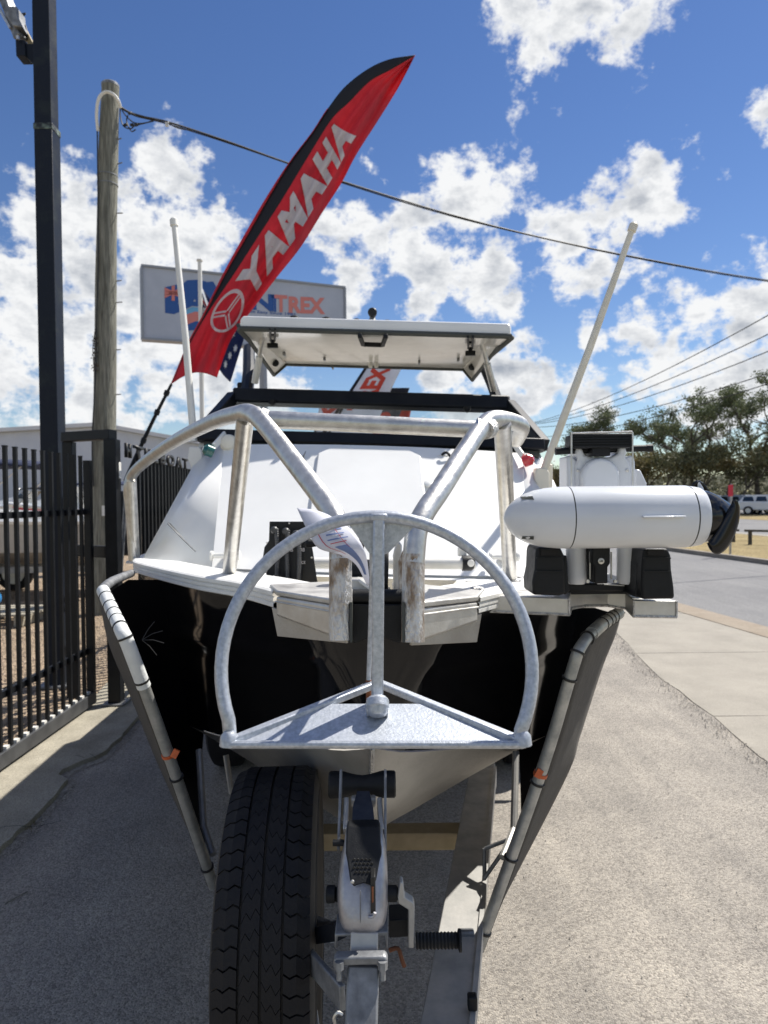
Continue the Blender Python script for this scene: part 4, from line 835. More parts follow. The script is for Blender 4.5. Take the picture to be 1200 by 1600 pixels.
# stem bow infill and stem seam
MB().loft([[side_pt(-1, 0, t/24) for t in range(25)], [side_pt(1, 0, t/24)+Vector((0, 0, 0)) for t in range(25)]], False).build('stem', 'black_gloss', boat)
MB().tube([Bt(0, d, stab(KD, KW, d)-.004) for d in DS[:30]], .006, 6).build('keel_strip', 'alu_weld', boat)
MB().loft([[Bt(-1.08, 7.4, 1.26), Bt(1.08, 7.4, 1.26), Bt(.96, 7.4, .64), Bt(0, 7.4, .43), Bt(-.96, 7.4, .64)], [Bt(-1.08, 7.42, 1.26), Bt(1.08, 7.42, 1.26), Bt(.96, 7.42, .64), Bt(0, 7.42, .43), Bt(-.96, 7.42, .64)]]).build('transom', 'black_gloss', boat)
# gunwale: ribbed extrusion with a flat top
prof = [(-.16, -.012), (-.16, 0), (-.004, 0), (.003, -.004), (.003, -.013), (-.003, -.016), (.001, -.019), (.001, -.026), (-.004, -.029), (0, -.032), (0, -.040), (-.006, -.043), (-.012, -.045), (-.02, -.045)]
GD = [1.59+(7.4-1.59)*(k/60)**1.6 for k in range(61)]
def gun(sg, d, n_, w): 
    e = .01; tx = hw(d+e)-hw(d-e); L_ = math.hypot(tx, 2*e); nu, nd = 2*e/L_, -tx/L_
    return Bt(sg*(hw(d)+n_*nu), d+n_*nd, hz(d)+w)
for sg_, m_ in ((-1, 'white_deck'), (1, 'white_deck')):
    MB().loft([[gun(sg_, d, a, w) for a, w in prof] for d in GD], False).build('gunwale', m_, boat, angle=25)
# foredeck with an anchor well
def deck(u, d): return Bt(u, d, hz(d)-.022)
dk = MB()
def inner(d): return hw(d)-.14
rows = [1.60+.035*k for k in range(34)]
wellh = lambda d: .17+.10*(d-1.75)/.4 if 1.75 < d < 2.2 else 0
for a, b_ in zip(rows[:-1], rows[1:]):
    ia, ib = max(inner(a), .02), max(inner(b_), .02); wa, wb = wellh(a), wellh(b_)
    if wellh((a+b_)/2) and ia > wa:
        for sg_ in (-1, 1): dk.add([deck(sg_*ia, a), deck(sg_*wa, a), deck(sg_*wb, b_), deck(sg_*ib, b_)], [(0, 1, 2, 3)])
    elif not wellh((a+b_)/2): dk.add([deck(-ia, a), deck(ia, a), deck(ib, b_), deck(-ib, b_)], [(0, 1, 2, 3)])
dk.build('foredeck', 'white_deck', boat, fix=False)
wl = MB(); W0 = [Bt(-.17, 1.76, 1.35), Bt(.17, 1.76, 1.35), Bt(.27, 2.19, 1.345), Bt(-.27, 2.19, 1.345)]
wl.loft([W0, [p-Vector((0, 0, .30)) for p in W0]], True, False); wl.add([p-Vector((0, 0, .30)) for p in W0], [(0, 1, 2, 3)]); wl.build('anchor_well', 'cream', boat, fix=False)
# side decks beside the cabin
for sg_ in (-1, 1):
    MB().loft([[deck(sg_*(hw(d)-.12), d), deck(sg_*(.55+.0*d), d)] for d in GD if d > 2.55], False).build('side_deck', 'white_deck', boat, fix=False)
# cabin: sloping front, side facets, windscreen
cabL = lambda sg: dict(bi=(sg*.585, 2.5, 1.33), ti=(sg*.675, 3.1, 1.825), bo=(sg*.93, 2.78, 1.315), to=(sg*.80, 3.28, 1.835))
cl, cr_ = cabL(-1), cabL(1)
def B3(t): return Bt(*t)
def fr_pt(a, b_):
    p = B3(cl['bi']).lerp(B3(cr_['bi']), a).lerp(B3(cl['ti']).lerp(B3(cr_['ti']), a), b_); bow = 1-(2*a-1)**2
    return p+Vector((0, -.045*bow, .012*bow*b_))
MB().grid(fr_pt, 16, 8).build('cabin_front', 'white', boat, fix=False)
for c in (cl, cr_):
    MB().add([B3(c['bo']), B3(c['bi']), B3(c['ti']), B3(c['to'])], [(0, 1, 2, 3)]).build('cabin_facet', 'white', boat, solid=.004)
    s = 1 if c is cr_ else -1
    MB().loft([[B3(c['bo']), B3(c['to'])], [Bt(s*.98, 3.4, 1.30), Bt(s*.83, 3.55, 1.84)], [Bt(s*1.0, 5.2, 1.29), Bt(s*.86, 5.2, 1.84)]], False).build('cabin_side', 'white', boat, solid=.01)
# raised hatch on the sloping front
def on_front(a, b_, o): 
    p = fr_pt(a, b_); nn = Vector((0, -.62, .78)); return p+nn*o
hp = [(.30, .38), (.32, .90), (.36, .95), (.62, .95), (.66, .90), (.68, .38), (.64, .32), (.34, .32)]
MB().loft([[on_front(a, b_, .001) for a, b_ in hp], [on_front(lerp(.49, a, .985), lerp(.63, b_, .985), .014) for a, b_ in hp]]).build('hatch', 'white', boat, .004)
for a in (.30, .68): MB().lathe(on_front(a, .66, .0), (0, -.62, .78), [(0, .02), (.012, .02), (.016, .012)], 14).build('hatch_hinge', 'white', boat)
# grab fittings and cleats
for (px, py, d) in ((352, 868, 2.55), (788, 870, 2.55)):
    for dx in (-17, 17): 
        pass
    c0 = P(px, py, d-.05); cl_ = MB(); cl_.tube([c0+Vector((-.05, 0, 0)), c0+Vector((.05, 0, 0))], .010, 10); 
    for q in (-.05, .05): cl_.lathe(c0+Vector((q-.004, 0, 0)), (1, 0, 0), [(0, .004), (0, .018), (.008, .018), (.008, .004)], 12)
    cl_.tube([c0, c0+Vector((0, .06, -.01))], .014, 10); cl_.build('cleat', 'pole_white', boat)
MB().prism([P(a, b_, 3.02) for a, b_ in ((682, 711), (701, 711), (697, 724), (688, 727))], (0, .04, 0)).build('lamp_bracket', 'cream', boat, .003)
MB().tube([P(690, 711, 3.0), P(697, 707, 3.0), P(704, 714, 3.0), P(702, 722, 3.0)], .006, 8, 4).build('wiring', 'black_plastic', boat)
MB().tube([P(470, 725, 2.98), P(474, 713, 2.98), P(478, 705, 2.98)], [.012, .004, .002], 8).build('aerial', 'galv_dark', boat)
# windscreen frames and glass
def bar2(a, b_, w, h, name, m, bev=.006): return MB().bar(a, b_, w, h, up=(0, .3, 1)).build(name, m, boat, bev)
wbL, wbR = Bt(-.81, 3.2, 1.872), Bt(.80, 3.2, 1.872); wtL, wtR = Bt(-.735, 3.6, 2.115), Bt(.715, 3.6, 2.115)
bar2(wbL, wbR, .05, .055, 'window_frame', 'black_paint'); bar2(wbL+Vector((.02, .03, -.048)), wbR+Vector((-.02, .03, -.048)), .08, .035, 'window_trim', 'seal')
bar2(wtL, wtR, .07, .082, 'windscreen_header', 'black_paint', .012)
for a, b_ in ((wbL, wtL), (wbR, wtR)): bar2(a, b_, .05, .06, 'window_pillar', 'black_paint')
MB().add([wbL, wbR, wtR, wtL], [(0, 1, 2, 3)]).build('windscreen', 'glass', boat)
for sg_, a, b_ in ((-1, wbL, wtL), (1, wbR, wtR)):
    e1, e2 = Bt(sg_*.86, 4.3, 1.86), Bt(sg_*.74, 4.3, 2.10)
    bar2(a, e1, .04, .05, 'window_frame', 'black_paint'); bar2(b_, e2, .04, .05, 'window_frame', 'black_paint'); bar2(e1, e2, .04, .05, 'window_pillar', 'black_paint')
for px in (425, 730): MB().lathe(P(px, 625+(px-425)*.035, 3.55), (0, 0, -1), [(0, .02), (.02, .018), (.03, .005)], 12, ref=(1, 0, 0)).build('header_knob', 'black_plastic', boat)
# hardtop: flat panel with seal, side lips, latches, handle, posts
rf0, rf1, rw = 3.3, 4.2, 2.402
def RT(u, d, o=0): return Bt(u, d, rw+.02*(d-3.3)/1.3+o)
top = [(-.65, rf0), (.65, rf0), (.62, rf1), (-.62, rf1)]
tp_ = [(-.655, 3.32), (-.645, 3.29), (.645, 3.29), (.655, 3.32), (.62, 4.18), (.60, 4.2), (-.60, 4.2), (-.62, 4.18)]
def under(px, py, o=.015):             # a point just below the hardtop lining on a sight line
    r_ = ray(px, py); d = 3.7
    for _ in range(12): d = r_.y*((rw+.02*(d-3.3)/1.3-.038*(r_.x*d+.08)-o)-H)/r_.z
    return P(px, py, d)
MB().loft([[RT(u, d, 0) for u, d in tp_], [RT(u, d, .045) for u, d in tp_], [RT(u*.985, lerp(3.75, d, .985), .058) for u, d in tp_]]).build('hardtop', 'white', boat, .006)
MB().loft([[RT(u*.985, lerp(3.75, d, .985), -.004) for u, d in tp_], [RT(u*.97, lerp(3.75, d, .97), -.005) for u, d in tp_]]).build('hardtop_lining', 'under_roof', boat)
MB().tube([RT(u*1.006, lerp(3.75, d, 1.006), -.006) for u, d in tp_+tp_[:1]], .013, 8).build('hardtop_seal', 'seal', boat)
for sg_ in (-1, 1):
    lip = [RT(sg_*.64, 3.36, -.008), RT(sg_*.60, 4.5, -.008), RT(sg_*.585, 4.35, -.12), RT(sg_*.60, 3.9, -.075)]
    px_ = [(372, 508), (386, 506), (446, 570), (428, 586)] if sg_ < 0 else [(795, 520), (781, 520), (724, 577), (738, 594)]
    q = [P(*px_[0], 3.36), P(*px_[1], 3.36), P(*px_[2], 4.12), P(*px_[3], 4.06)]
    MB().prism(q, (0, .02, .012)).build('side_lip', 'under_roof', boat)
    MB().tube([q[0], q[3], q[2]], .011, 8).build('lip_seal', 'seal', boat)
    MB().lathe(P(*((430, 567) if sg_ < 0 else (738, 573)), 3.95), (-sg_*.5, -.7, -.3), [(0, .01), (0, .021), (.012, .019), (.016, .01)], 16).build('strut_mount', 'black_plastic', boat)
    lx = 426 if sg_ < 0 else 735; ly = 514 if sg_ < 0 else 526
    l = MB()
    for dx in (-4, 4): l.bar(under(lx+dx, ly), under(lx+dx*.8, ly+18), .010, .012)
    l.bar(under(lx-4, ly+9), under(lx+4, ly+9), .008, .01); l.bar(under(lx, ly+18), under(lx, ly+26, .03), .02, .014); l.bar(under(lx-8, ly+26, .035), under(lx+8, ly+26, .035), .02, .024)
    l.build('latch', 'black_plastic', boat, .002)
    a = (411, 523) if sg_ < 0 else (752, 533); b_ = (398, 598) if sg_ < 0 else (772, 610)
    MB().tube([P(*a, 3.5), P(*a, 3.5).lerp(P(*b_, 3.62), .45)], .012, 10).build('gas_strut', 'alu_tube', boat)
    MB().tube([P(*a, 3.5).lerp(P(*b_, 3.62), .45), P(*b_, 3.62)], .019, 10).build('strut_cylinder', 'pole_white' if sg_ < 0 else 'alu_tube', boat)
MB().tube([P(*((389, 545)), 4.3), P(389, 580, 4.0), P(383, 640, 3.7)], .036, 10).build('roof_post', 'black_paint', boat)
MB().tube([P(753, 565, 4.2), P(768, 600, 4.0), P(786, 650, 3.75)], .030, 10).build('roof_post', 'black_paint', boat)
MB().box(P(380, 605, 3.9), (.06, .06, .05)).build('post_clamp', 'black_plastic', boat, .01)
hd = MB(); 
for a, b_ in (((562, 524), (567, 538)), ((567, 538), (598, 539)), ((598, 539), (603, 525))): hd.bar(under(*a, .03), under(*b_, .03), .02, .022)
hd.build('handle', 'black_plastic', boat, .004)
for (x, y) in ((444, 553), (507, 561), (655, 566), (716, 562), (520, 574)): MB().box(under(x, y, .012), (.012, .045, .02)).build('fastener', 'galv_dark', boat, .003)
MB().tube([P(579, 566, 4.05), P(579, 574, 4.05)], .012, 8).build('lamp', 'pole_white', boat); MB().tube([P(588, 566, 4.05), P(588, 574, 4.05)], .012, 8).build('lamp', 'pole_white', boat)
for x, y in ((460, 497), (510, 499), (557, 502), (605, 504), (655, 506), (702, 508)): MB().lathe(P(x, y+2, 3.5), (0, 0, 1), [(0, .028), (.012, .024), (.02, .008)], 12, ref=(1, 0, 0)).build('roof_light', 'black_plastic', boat)
ll = MB().lathe(P(582, 490, 3.55)+Vector((0, -.03, .0)), (0, 1, .1), [(0, .008), (.0, .020), (.006, .024), (.05, .022), (.06, .01)], 18).build('mast_light', 'black_plastic', boat)
MB().tube([P(582, 504, 3.55), P(582, 493, 3.56)], [.022, .012], 10).build('light_stem', 'galv_dark', ll)
# bow rail of fat aluminium tube
r = .0205
aL, aR = P(386, 646, 1.55), P(768, 659, 1.55)
def rail_tube(name, pts, rad=r, m='alu_tube', sm=7): return MB().tube(pts, rad, 18, sm).build(name, m, boat, angle=60)
rail_tube('bow_rail', [P(209, 878, 2.84), P(204, 800, 2.82), P(201, 762, 2.80), P(212, 735, 2.74), P(262, 696, 2.3), P(330, 660, 1.82), P(372, 647, 1.60), P(392, 646, 1.545), P(412, 662, 1.50), P(455, 716, 1.42), P(505, 781, 1.31), P(522, 806, 1.275), P(530, 832, 1.25), P(532, 875, 1.235)], r)
rail_tube('bow_rail', [P(806, 688, 1.80), P(815, 668, 1.72), P(800, 659, 1.64), P(774, 655, 1.56), P(756, 664, 1.53), P(728, 703, 1.45), P(690, 762, 1.33), P(664, 800, 1.275), P(651, 830, 1.25), P(646, 880, 1.235)], r)
for (a, b_) in (((532, 862), (532, 1000)), ((646, 866), (645, 1003))): 
    MB().tube([P(*a, 1.238), P(*b_, 1.215)], r*1.01, 18).build('bow_tube', 'alu_worn', boat)
rail_tube('cross_rail', [P(408, 655, 1.52), P(755, 671, 1.52)], .0195)
rail_tube('stanchion', [P(358, 898, 2.03), P(383, 655, 1.58)], [.0205, .0205], sm=0); rail_tube('stanchion', [P(797, 906, 2.03), P(785, 662, 1.58)], sm=0)
rail_tube('stanchion', [P(211, 878, 2.85), P(205, 752, 2.79)], sm=0)
wd = MB()
for p in (P(358, 899, 2.03), P(797, 907, 2.03), P(210, 878, 2.85)): MB().lathe(p, (0, 0, 1), [(-.004, .012), (-.004, .034), (.004, .032), (.008, .022)], 20, ref=(1, 0, 0)).build('weld_bead', 'alu_weld', boat)
for p, q in ((P(410, 655, 1.52), P(420, 656, 1.52)), (P(745, 670.5, 1.52), P(755, 671, 1.52)), (P(762, 668, 1.54), P(757, 672, 1.52))): MB().tube([p, q], [.026, .0215], 16).build('weld_bead', 'alu_weld', boat)
# pulpit beams each side of the roller and gusset plates
def prismd(name, px, d0, d1, m, bev=.003): 
    n_ = len(px); return MB().loft([[P(a, b_, d0[i] if isinstance(d0, list) else d0) for i, (a, b_) in enumerate(px)], [P(a, b_, d0[i] if isinstance(d0, list) else d0)+Vector((0, d1, 0)) for i, (a, b_) in enumerate(px)]]).build(name, m, boat, bev)
# top plate
MB().loft([[Bt(s*.247, 1.60, 1.386), Bt(s*.165, 1.60, 1.386)] for s in (1, -1)], False)
for s in (-1, 1):
    o = [Bt(s*.042, 1.30, 1.392), Bt(s*.072, 1.375, 1.392), Bt(s*.228, 1.545, 1.385), Bt(s*.26, 1.66, 1.384), Bt(s*.10, 1.75, 1.386), Bt(s*.042, 1.75, 1.386)]
    MB().prism(o, (0, 0, -.012)).build('pulpit_plate', 'alu_plate', boat, .003)
    f0, f1 = Bt(s*.074, 1.378, 1.379), Bt(s*.230, 1.545, 1.372)
    dn = Vector((0, 0, -1)); ot = (f1-f0).cross(dn).normalized(); ot = ot if ot.y < 0 else -ot
    fz0, fz1 = f0-(f1-f0)*.02, f1
    MB().prism([fz0, fz1, fz1+dn*.045, fz0+dn*.070], ot*-.02).build('pulpit_beam', 'alu_plate', boat, .006, segs=3)
    MB().tube([f0+dn*.014+ot*.0005, f1+dn*.012+ot*.0005], .0022, 8).build('beam_ridge', 'alu_plate', boat)
    g0, g1 = f0+dn*.045, f1+dn*.045
    MB().prism([f0+dn*.05+ot*-.010, f1+(f1-f0)*.13+dn*.030+ot*-.010, f1+(f1-f0)*.04+dn*.094+ot*-.010, f0+dn*.076+ot*-.010], ot*-.006).build('gusset', 'alu_hull', boat, .001)
MB().prism([Bt(-.042, 1.25, 1.385), Bt(.035, 1.25, 1.385), Bt(.035, 1.7, 1.38), Bt(-.042, 1.7, 1.38)], (0, 0, -.02)).build('pulpit_floor', 'black_plastic', boat)
# black rubber bow roller housing between the tubes
prismd('roller_housing', [(548, 944), (590, 944), (632, 944), (632, 1000), (625, 1006), (590, 993), (553, 1006), (548, 1000)], 1.235, .10, 'black_plastic', .003)
MB().tube([P(551, 932, 1.25), P(630, 932, 1.25)], .0135, 20).build('roller', 'black_plastic', boat)
for s in ((549, 940), (630, 940)): MB().bar(P(s[0], 940, 1.22), P(s[0], 1002, 1.215), .004, .03, up=(0, 1, 0)).build('roller_flange', 'seal', boat)
prismd('cheek_plate', [(622, 878), (634, 850), (642, 846), (646, 860), (646, 930), (622, 930)], 1.34, .012, 'alu_worn', .003)
prismd('cheek_plate', [(614, 868), (618, 850), (624, 846), (628, 852), (628, 930), (614, 930)], 1.42, .012, 'alu_plate', .003)
# drum and gear behind
dr = MB().lathe(P(522, 890, 1.66), (1, 0, -.03), [(0, .02), (0, .034), (.012, .034), (.012, .026), (.115, .026), (.115, .062), (.125, .064), (.132, .062), (.132, .02)], 28).build('anchor_drum', 'black_plastic', boat)
MB().box(P(560, 912, 1.62), (.09, .06, .03)).build('drum_base', 'alu_plate', dr, .004)
MB().tube([P(492, 880, 2.25), P(742, 881, 2.25)], .019, 16).build('stowed_tube', 'pole_white', boat)
MB().lathe(P(722, 880, 2.25), (1, 0, 0), [(0, .015), (0, .026), (.03, .026), (.042, .018)], 16).build('tube_cap', 'black_plastic', boat)
MB().lathe(P(736, 880, 2.222), (0, -1, 0), [(0, .012), (.002, .010), (.003, .001)], 14).build('cap_plug', 'pole_white', boat)
MB().box(P(722, 862, 2.28), (.03, .02, .03)).build('tube_bracket', 'pole_white', boat, .004)
# black switch panel with ribbed hoses
pn = [(421, 815), (476, 815), (480, 826), (484, 838), (489, 864), (496, 913), (455, 910), (418, 906), (410, 875), (413, 855), (420, 845)]
pan = prismd('control_panel', pn, 2.10, .012, 'black_plastic', .002)
for i, (x0, y0, y1) in enumerate(((432, 826, 905), (450, 828, 908), (466, 832, 908))):
    h = MB(); pts = []; rad = []
    nn_ = 44
    for k in range(nn_+1):
        t = k/nn_; p = P(x0+1.5*math.sin(t*3)*(1 if i != 1 else -1), lerp(y0, y1, t), 2.085-.012*math.sin(t*3.1)); pts.append(p); rad.append(.0075 if k % 2 else .0062)
    h.tube(pts, rad, 10); h.lathe(P(x0-3, y0+2, 2.09), (0, -1, 0), [(0, .011), (.008, .012), (.014, .008)], 12); h.build('hose', 'hose', pan)
for (x, y) in ((452, 817.5), (417, 848), (481, 847), (487, 871), (428, 900), (416, 893)): MB().lathe(P(x, y, 2.098), (0, -1, 0), [(0, .003), (.002, .003), (.003, .001)], 8).build('screw', 'alu_tube', pan)
def flat_text(body, px0, py0, px1, py1, d, parent, m, bold=.02):
    tv, tf = text_tris(body, 1, bold); MB().add([P(lerp(px0, px1, a), lerp(py0, py1, c), d) for a, c in tv], tf).build('marking', m, parent, fix=False)
flat_text('88', 468, 862, 476, 856, 2.094, pan, 'white_print'); flat_text('CE', 471, 881, 477, 876.5, 2.094, pan, 'white_print')
flat_text('B', 454, 862, 458, 857, 2.082, pan, 'white_print', .0)
# thin aerial line on the left facet
MB().tube([P(262, 818, 2.6), P(285, 842, 2.58), P(306, 862, 2.6)], .0025, 6).build('wiper_arm', 'galv_dark', boat)
MB().prism([P(262, 816, 2.62), P(268, 819, 2.6), P(292, 848, 2.6)], (0, .004, 0)).build('wiper_arm', 'galv_dark', boat)
# navigation lamps
for (x, y, m_) in ((326, 704, 'green_lens'), (825, 719, 'red_lens')):
    lp_ = MB().lathe(P(x, y, 3.0), (-.6 if x < 600 else .6, -.3, .25), [(-.02, .012), (-.02, .026), (.012, .027), (.026, .012)], 16).build('nav_lamp', m_, boat)
    MB().bar(P(x+(8 if x < 600 else -8), y-6, 3.02), P(x+(26 if x < 600 else -22), y-26, 3.1), .012, .03).build('lamp_arm', 'pole_white', lp_, .003)
MB().lathe(P(357, 692, 3.08), (0, -1, .2), [(-.05, .02), (-.03, .034), (.0, .040), (.02, .030), (.026, .01)], 20).build('spotlight', 'cream', boat)
# outriggers with bases
for (pts, d, base) in ((((303, 690), (290, 530), (272, 350)), (3.2, 3.25, 3.3), (304, 712)), (((847, 742), (920, 548), (988, 358)), (3.0, 3.0, 3.0), (847, 745))):
    rod = MB().tube([P(*p, q) for p, q in zip(pts, d)], [.0175, .0165, .0130], 12).build('outrigger_pole', 'outrigger' if base[0] > 600 else 'pole_white', boat)
    tip = P(*pts[2], d[2]); ax = (tip-P(*pts[1], d[1])).normalized()
    MB().lathe(tip-ax*.01, ax, [(0, .013), (.0, .019), (.03, .019), (.038, .013)], 12).build('tip_cap', 'outrigger' if base[0] > 600 else 'pole_white', rod)
    bx, by = base
    MB().prism([P(bx+a, by+b_, d[0]-.02) for a, b_ in ((-9, -14), (8, -14), (12, -6), (12, 20), (6, 26), (-4, 22), (-11, 4))], (0, .06, 0)).build('pole_mount', 'cream' if bx > 600 else 'pole_white', rod, .006)
    MB().prism([P(bx+a, by+b_, d[0]+.02) for a, b_ in ((6, -20), (17, -20), (17, 14), (12, 32), (5, 32))], (0, .05, 0)).build('pole_clamp', 'cream' if bx > 600 else 'pole_white', rod, .006)
# motor platform on the right gunwale
pt = [(752, 930, 1.72), (889, 935, 1.66), (892, 926, 1.72), (915, 923, 1.78), (950, 923, 1.80), (978, 927, 1.78), (990, 938, 1.68), (1057, 939, 1.68)]
f = [P(*q) for q in pt]; back = [Vector((f[-1].x+.0, 2.06, f[-1].z)), Vector((f[0].x-.0, 2.06, f[-1].z+.01))]
pl_ = MB().prism(f+back, (0, 0, -.040)).build('motor_platform', 'alu_plate', boat, .002)
wd = MB()
for a, b_ in zip(f[:-1], f[1:]): wd.tube([a+Vector((0, -.001, -.040)), b_+Vector((0, -.001, -.040))], .0035, 6)
for i in (0, 1, 6, 7): wd.tube([f[i]+Vector((0, -.001, 0)), f[i]+Vector((0, -.001, -.04))], .003, 6)
wd.build('weld_seam', 'alu_weld', pl_)
bar2(P(734, 926, 1.70), P(756, 926, 1.70), .02, .03, 'platform_bracket', 'alu_weld')

# ------------------------------------------------------------------ bow mounted electric motor
D = 1.55
mo = thing('electric_motor', 'white bow mounted electric motor lying stowed on its black mount', 'electric motor', P(945, 935, 1.75))
def X(px): return P(px, 808, D).x
zc = P(960, 808, D).z; R0 = 48.5/F*D
c0 = Vector((X(787), D, zc)); ax = Vector((1, 0, 0))
def pxl(px): return X(px)-X(787)
pr_ = [(0, .0), (pxl(787.7), R0*.10), (pxl(789.5), R0*.20), (pxl(793), R0*.335), (pxl(799), R0*.49), (pxl(808), R0*.65), (pxl(820), R0*.785), (pxl(834), R0*.885), (pxl(850), R0*.95), (pxl(868), R0*.988), (pxl(886), R0)]
MB().lathe(c0, ax, pr_, 64).build('nose_cone', 'white_motor', mo, angle=50)
MB().lathe(c0, ax, [(pxl(886), R0*.985), (pxl(887.5), R0*.975), (pxl(888), R0*.985)], 64).build('seam', 'seal', mo)
MB().lathe(c0, ax, [(pxl(887.5), R0*.9), (pxl(888), R0*.998), (pxl(889), R0), (pxl(1068), R0), (pxl(1071), R0*.99), (pxl(1072), R0*.9)], 64).build('housing', 'white_motor', mo, angle=50)
MB().lathe(c0, ax, [(pxl(1071), R0*.965), (pxl(1074), R0*.965)], 64).build('seam', 'seal', mo)
MB().lathe(c0, ax, [(pxl(1073), R0*.9), (pxl(1073.4), R0*.985), (pxl(1084), R0*.955), (pxl(1090), R0*.93), (pxl(1092), R0*.90), (pxl(1092.4), R0*.5)], 64).build('tail_ring', 'white_motor', mo, angle=50)
for y0 in (778, 839): 
    zz = P(820, y0, D).z; h_ = zz-zc
    MB().loft([[Vector((X(a), D-math.sqrt(max((R0*q)**2-(h_+b_)**2, 0))-.0008, zc+h_+b_)) for a, b_, q in ((812, .003, .715), (827, .004, .85), (828, -.004, .857), (812, -.003, .715))], [Vector((X(a), D-math.sqrt(max((R0*q)**2-(h_+b_)**2, 0))+.01, zc+h_+b_)) for a, b_, q in ((812, .003, .715), (827, .004, .85), (828, -.004, .857), (812, -.003, .715))]]).build('vent', 'seal', mo)
yb = D-R0*.985
Dh = 1.72
zt_ = P(1010, 805, D).z
MB().loft([[Vector((X(a), yb+.006, zt_-.0035)), Vector((X(a+1), yb-.012, zt_-.0035)), Vector((X(a+1), yb-.012, zt_)), Vector((X(a), yb+.006, zt_+.002))] for a in (984, 1047)]).build('fin', 'white_motor', mo, .001)
for x0, x1 in ((839, 876), (1006, 1044)):
    for y in (872, 893): MB().bar(P(x0-1, y, 1.597), P(x1+4, y, 1.597), .004, .003).build('cradle_rib', 'black_plastic', mo)
    MB().prism([P(a, b_, 1.596) for a, b_ in ((x0+6, 858), (x1-6, 858), (x1-6, 868), (x0+6, 868))], (0, .006, 0)).build('cradle_pad', 'rubber', mo, .001)
for x in (903, 980): MB().lathe(P(x, 735, Dh-.002), (0, -1, 0), [(0, .004), (.002, .004), (.003, .002)], 12).build('screw', 'alu_tube', mo)
MB().tube([P(1004, 860, 1.74), P(1012, 852, 1.78), P(1018, 870, 1.85), P(1000, 905, 1.9)], .004, 8, 4).build('power_cable', 'black_plastic', mo)
# propeller: hub plus two broad swept blades
pr2 = [(0, R0*.35), (0.0, R0*.87), (pxl(1100)-pxl(1092), R0*.84), (pxl(1110)-pxl(1092), R0*.765), (pxl(1120)-pxl(1092), R0*.66), (pxl(1130)-pxl(1092), R0*.52), (pxl(1137)-pxl(1092), R0*.41), (pxl(1141)-pxl(1092), R0*.38), (pxl(1143)-pxl(1092), R0*.33), (pxl(1143.6)-pxl(1092), R0*.1)]
hub = MB().lathe(Vector((X(1092.5), D, zc)), ax, pr2, 56).build('propeller', 'black_gloss', mo, angle=50)
bo = [(1131, 782), (1136, 792), (1136, 810), (1131, 830), (1122, 849), (1112, 860), (1103, 862), (1096, 856), (1092, 846)]; bi_ = [(1128, 781), (1125, 788), (1118, 800), (1110, 815), (1103, 828), (1098, 836), (1095, 841), (1093.5, 843), (1092.5, 844)]
def bl(a, b_):
    q = stab(range(9), [p[0] for p in bo], a*8), stab(range(9), [p[1] for p in bo], a*8); w = stab(range(9), [p[0] for p in bi_], a*8), stab(range(9), [p[1] for p in bi_], a*8)
    p = P(lerp(w[0], q[0], b_), lerp(w[1], q[1], b_), D); return Vector((p.x, D-R0*(lerp(.74, .60, a)+.10*math.sin(math.pi*b_)), p.z))
MB().grid(bl, 28, 8).build('blade', 'black_gloss', hub, solid=.005, fix=False, angle=80)
MB().grid(lambda a, b_: Vector((bl(a, b_).x, 2*D-bl(a, b_).y, 2*zc-bl(a, b_).z)), 28, 8).build('blade', 'black_gloss', hub, solid=.005, fix=False, angle=80)
sk = MB().tube([P(1095, 772, D), P(1094, 762, D), P(1092, 754, D)], [.010, .006, .002], 10).build('blade_tip', 'alu_tube', mo)
# mount head behind the pod
def pm(name, px, d, t, m, bev=.004, par=None, segs=2): return MB().prism([P(a, b_, d) for a, b_ in px], (0, t, 0)).build(name, m, par or mo, bev, segs=segs)
pm('head_grip', [(895, 678), (988, 677), (989, 697), (988, 699), (895, 700), (894, 697)], Dh-.03, .07, 'black_plastic', .002)
for k in range(5): MB().bar(P(897, 681.5+4*k, Dh-.033), P(986, 680.5+4*k, Dh-.033), .003, .0028).build('grip_rib', 'black_plastic', mo)
MB().tube([P(868, 705, Dh+.02), P(1018, 700, Dh+.02)], [.0085, .0085], 12).build('pull_rod', 'black_plastic', mo)
for a, b_ in (((868, 705), (876, 704.6)), ((1010, 700.4), (1019, 700))): MB().tube([P(*a, Dh+.02), P(*b_, Dh+.02)], .0098, 12).build('rod_tip', 'black_plastic', mo)
pm('head_neck', [(925, 699), (954, 699), (954, 712), (925, 712)], Dh-.02, .05, 'black_plastic', .002)
pm('head_shell', [(901, 700), (910, 700), (914, 711), (925, 714), (955, 714), (966, 709), (968, 698), (978, 698), (980, 706), (978, 714), (985, 724), (987, 740), (987, 775), (900, 775), (900, 730), (903, 718), (901, 708)], Dh, .09, 'white_motor', .006, segs=3)
arch = [(909+0, 775)]+[(939.5-30*math.cos(R(a)), 745-30*math.sin(R(a))) for a in range(0, 181, 15)]+[(970, 775)]
pm('head_cap', arch, Dh-.022, .05, 'white_motor', .010, segs=4)
pm('side_cheek', [(886, 712), (894, 712), (903, 722), (905, 735), (905, 775), (886, 775)], Dh+.01, .08, 'white_motor', .005)
pm('side_cheek', [(978, 714), (990, 711), (993, 722), (993, 775), (972, 775), (974, 728)], Dh+.01, .08, 'white_motor', .005)
pm('rear_cover', [(993, 733), (1001, 734), (1011, 755), (1011, 775), (993, 775)], Dh+.12, .06, 'white_motor', .004)
for x in (893, 988.5): MB().tube([P(x, 675, Dh-.04), P(x, 800, Dh-.04)], .0022, 8).build('guide_rod', 'alu_tube', mo)
MB().tube([P(893, 677, Dh-.04), P(988, 674.5, Dh-.04)], .0022, 8).build('guide_rod', 'alu_tube', mo)
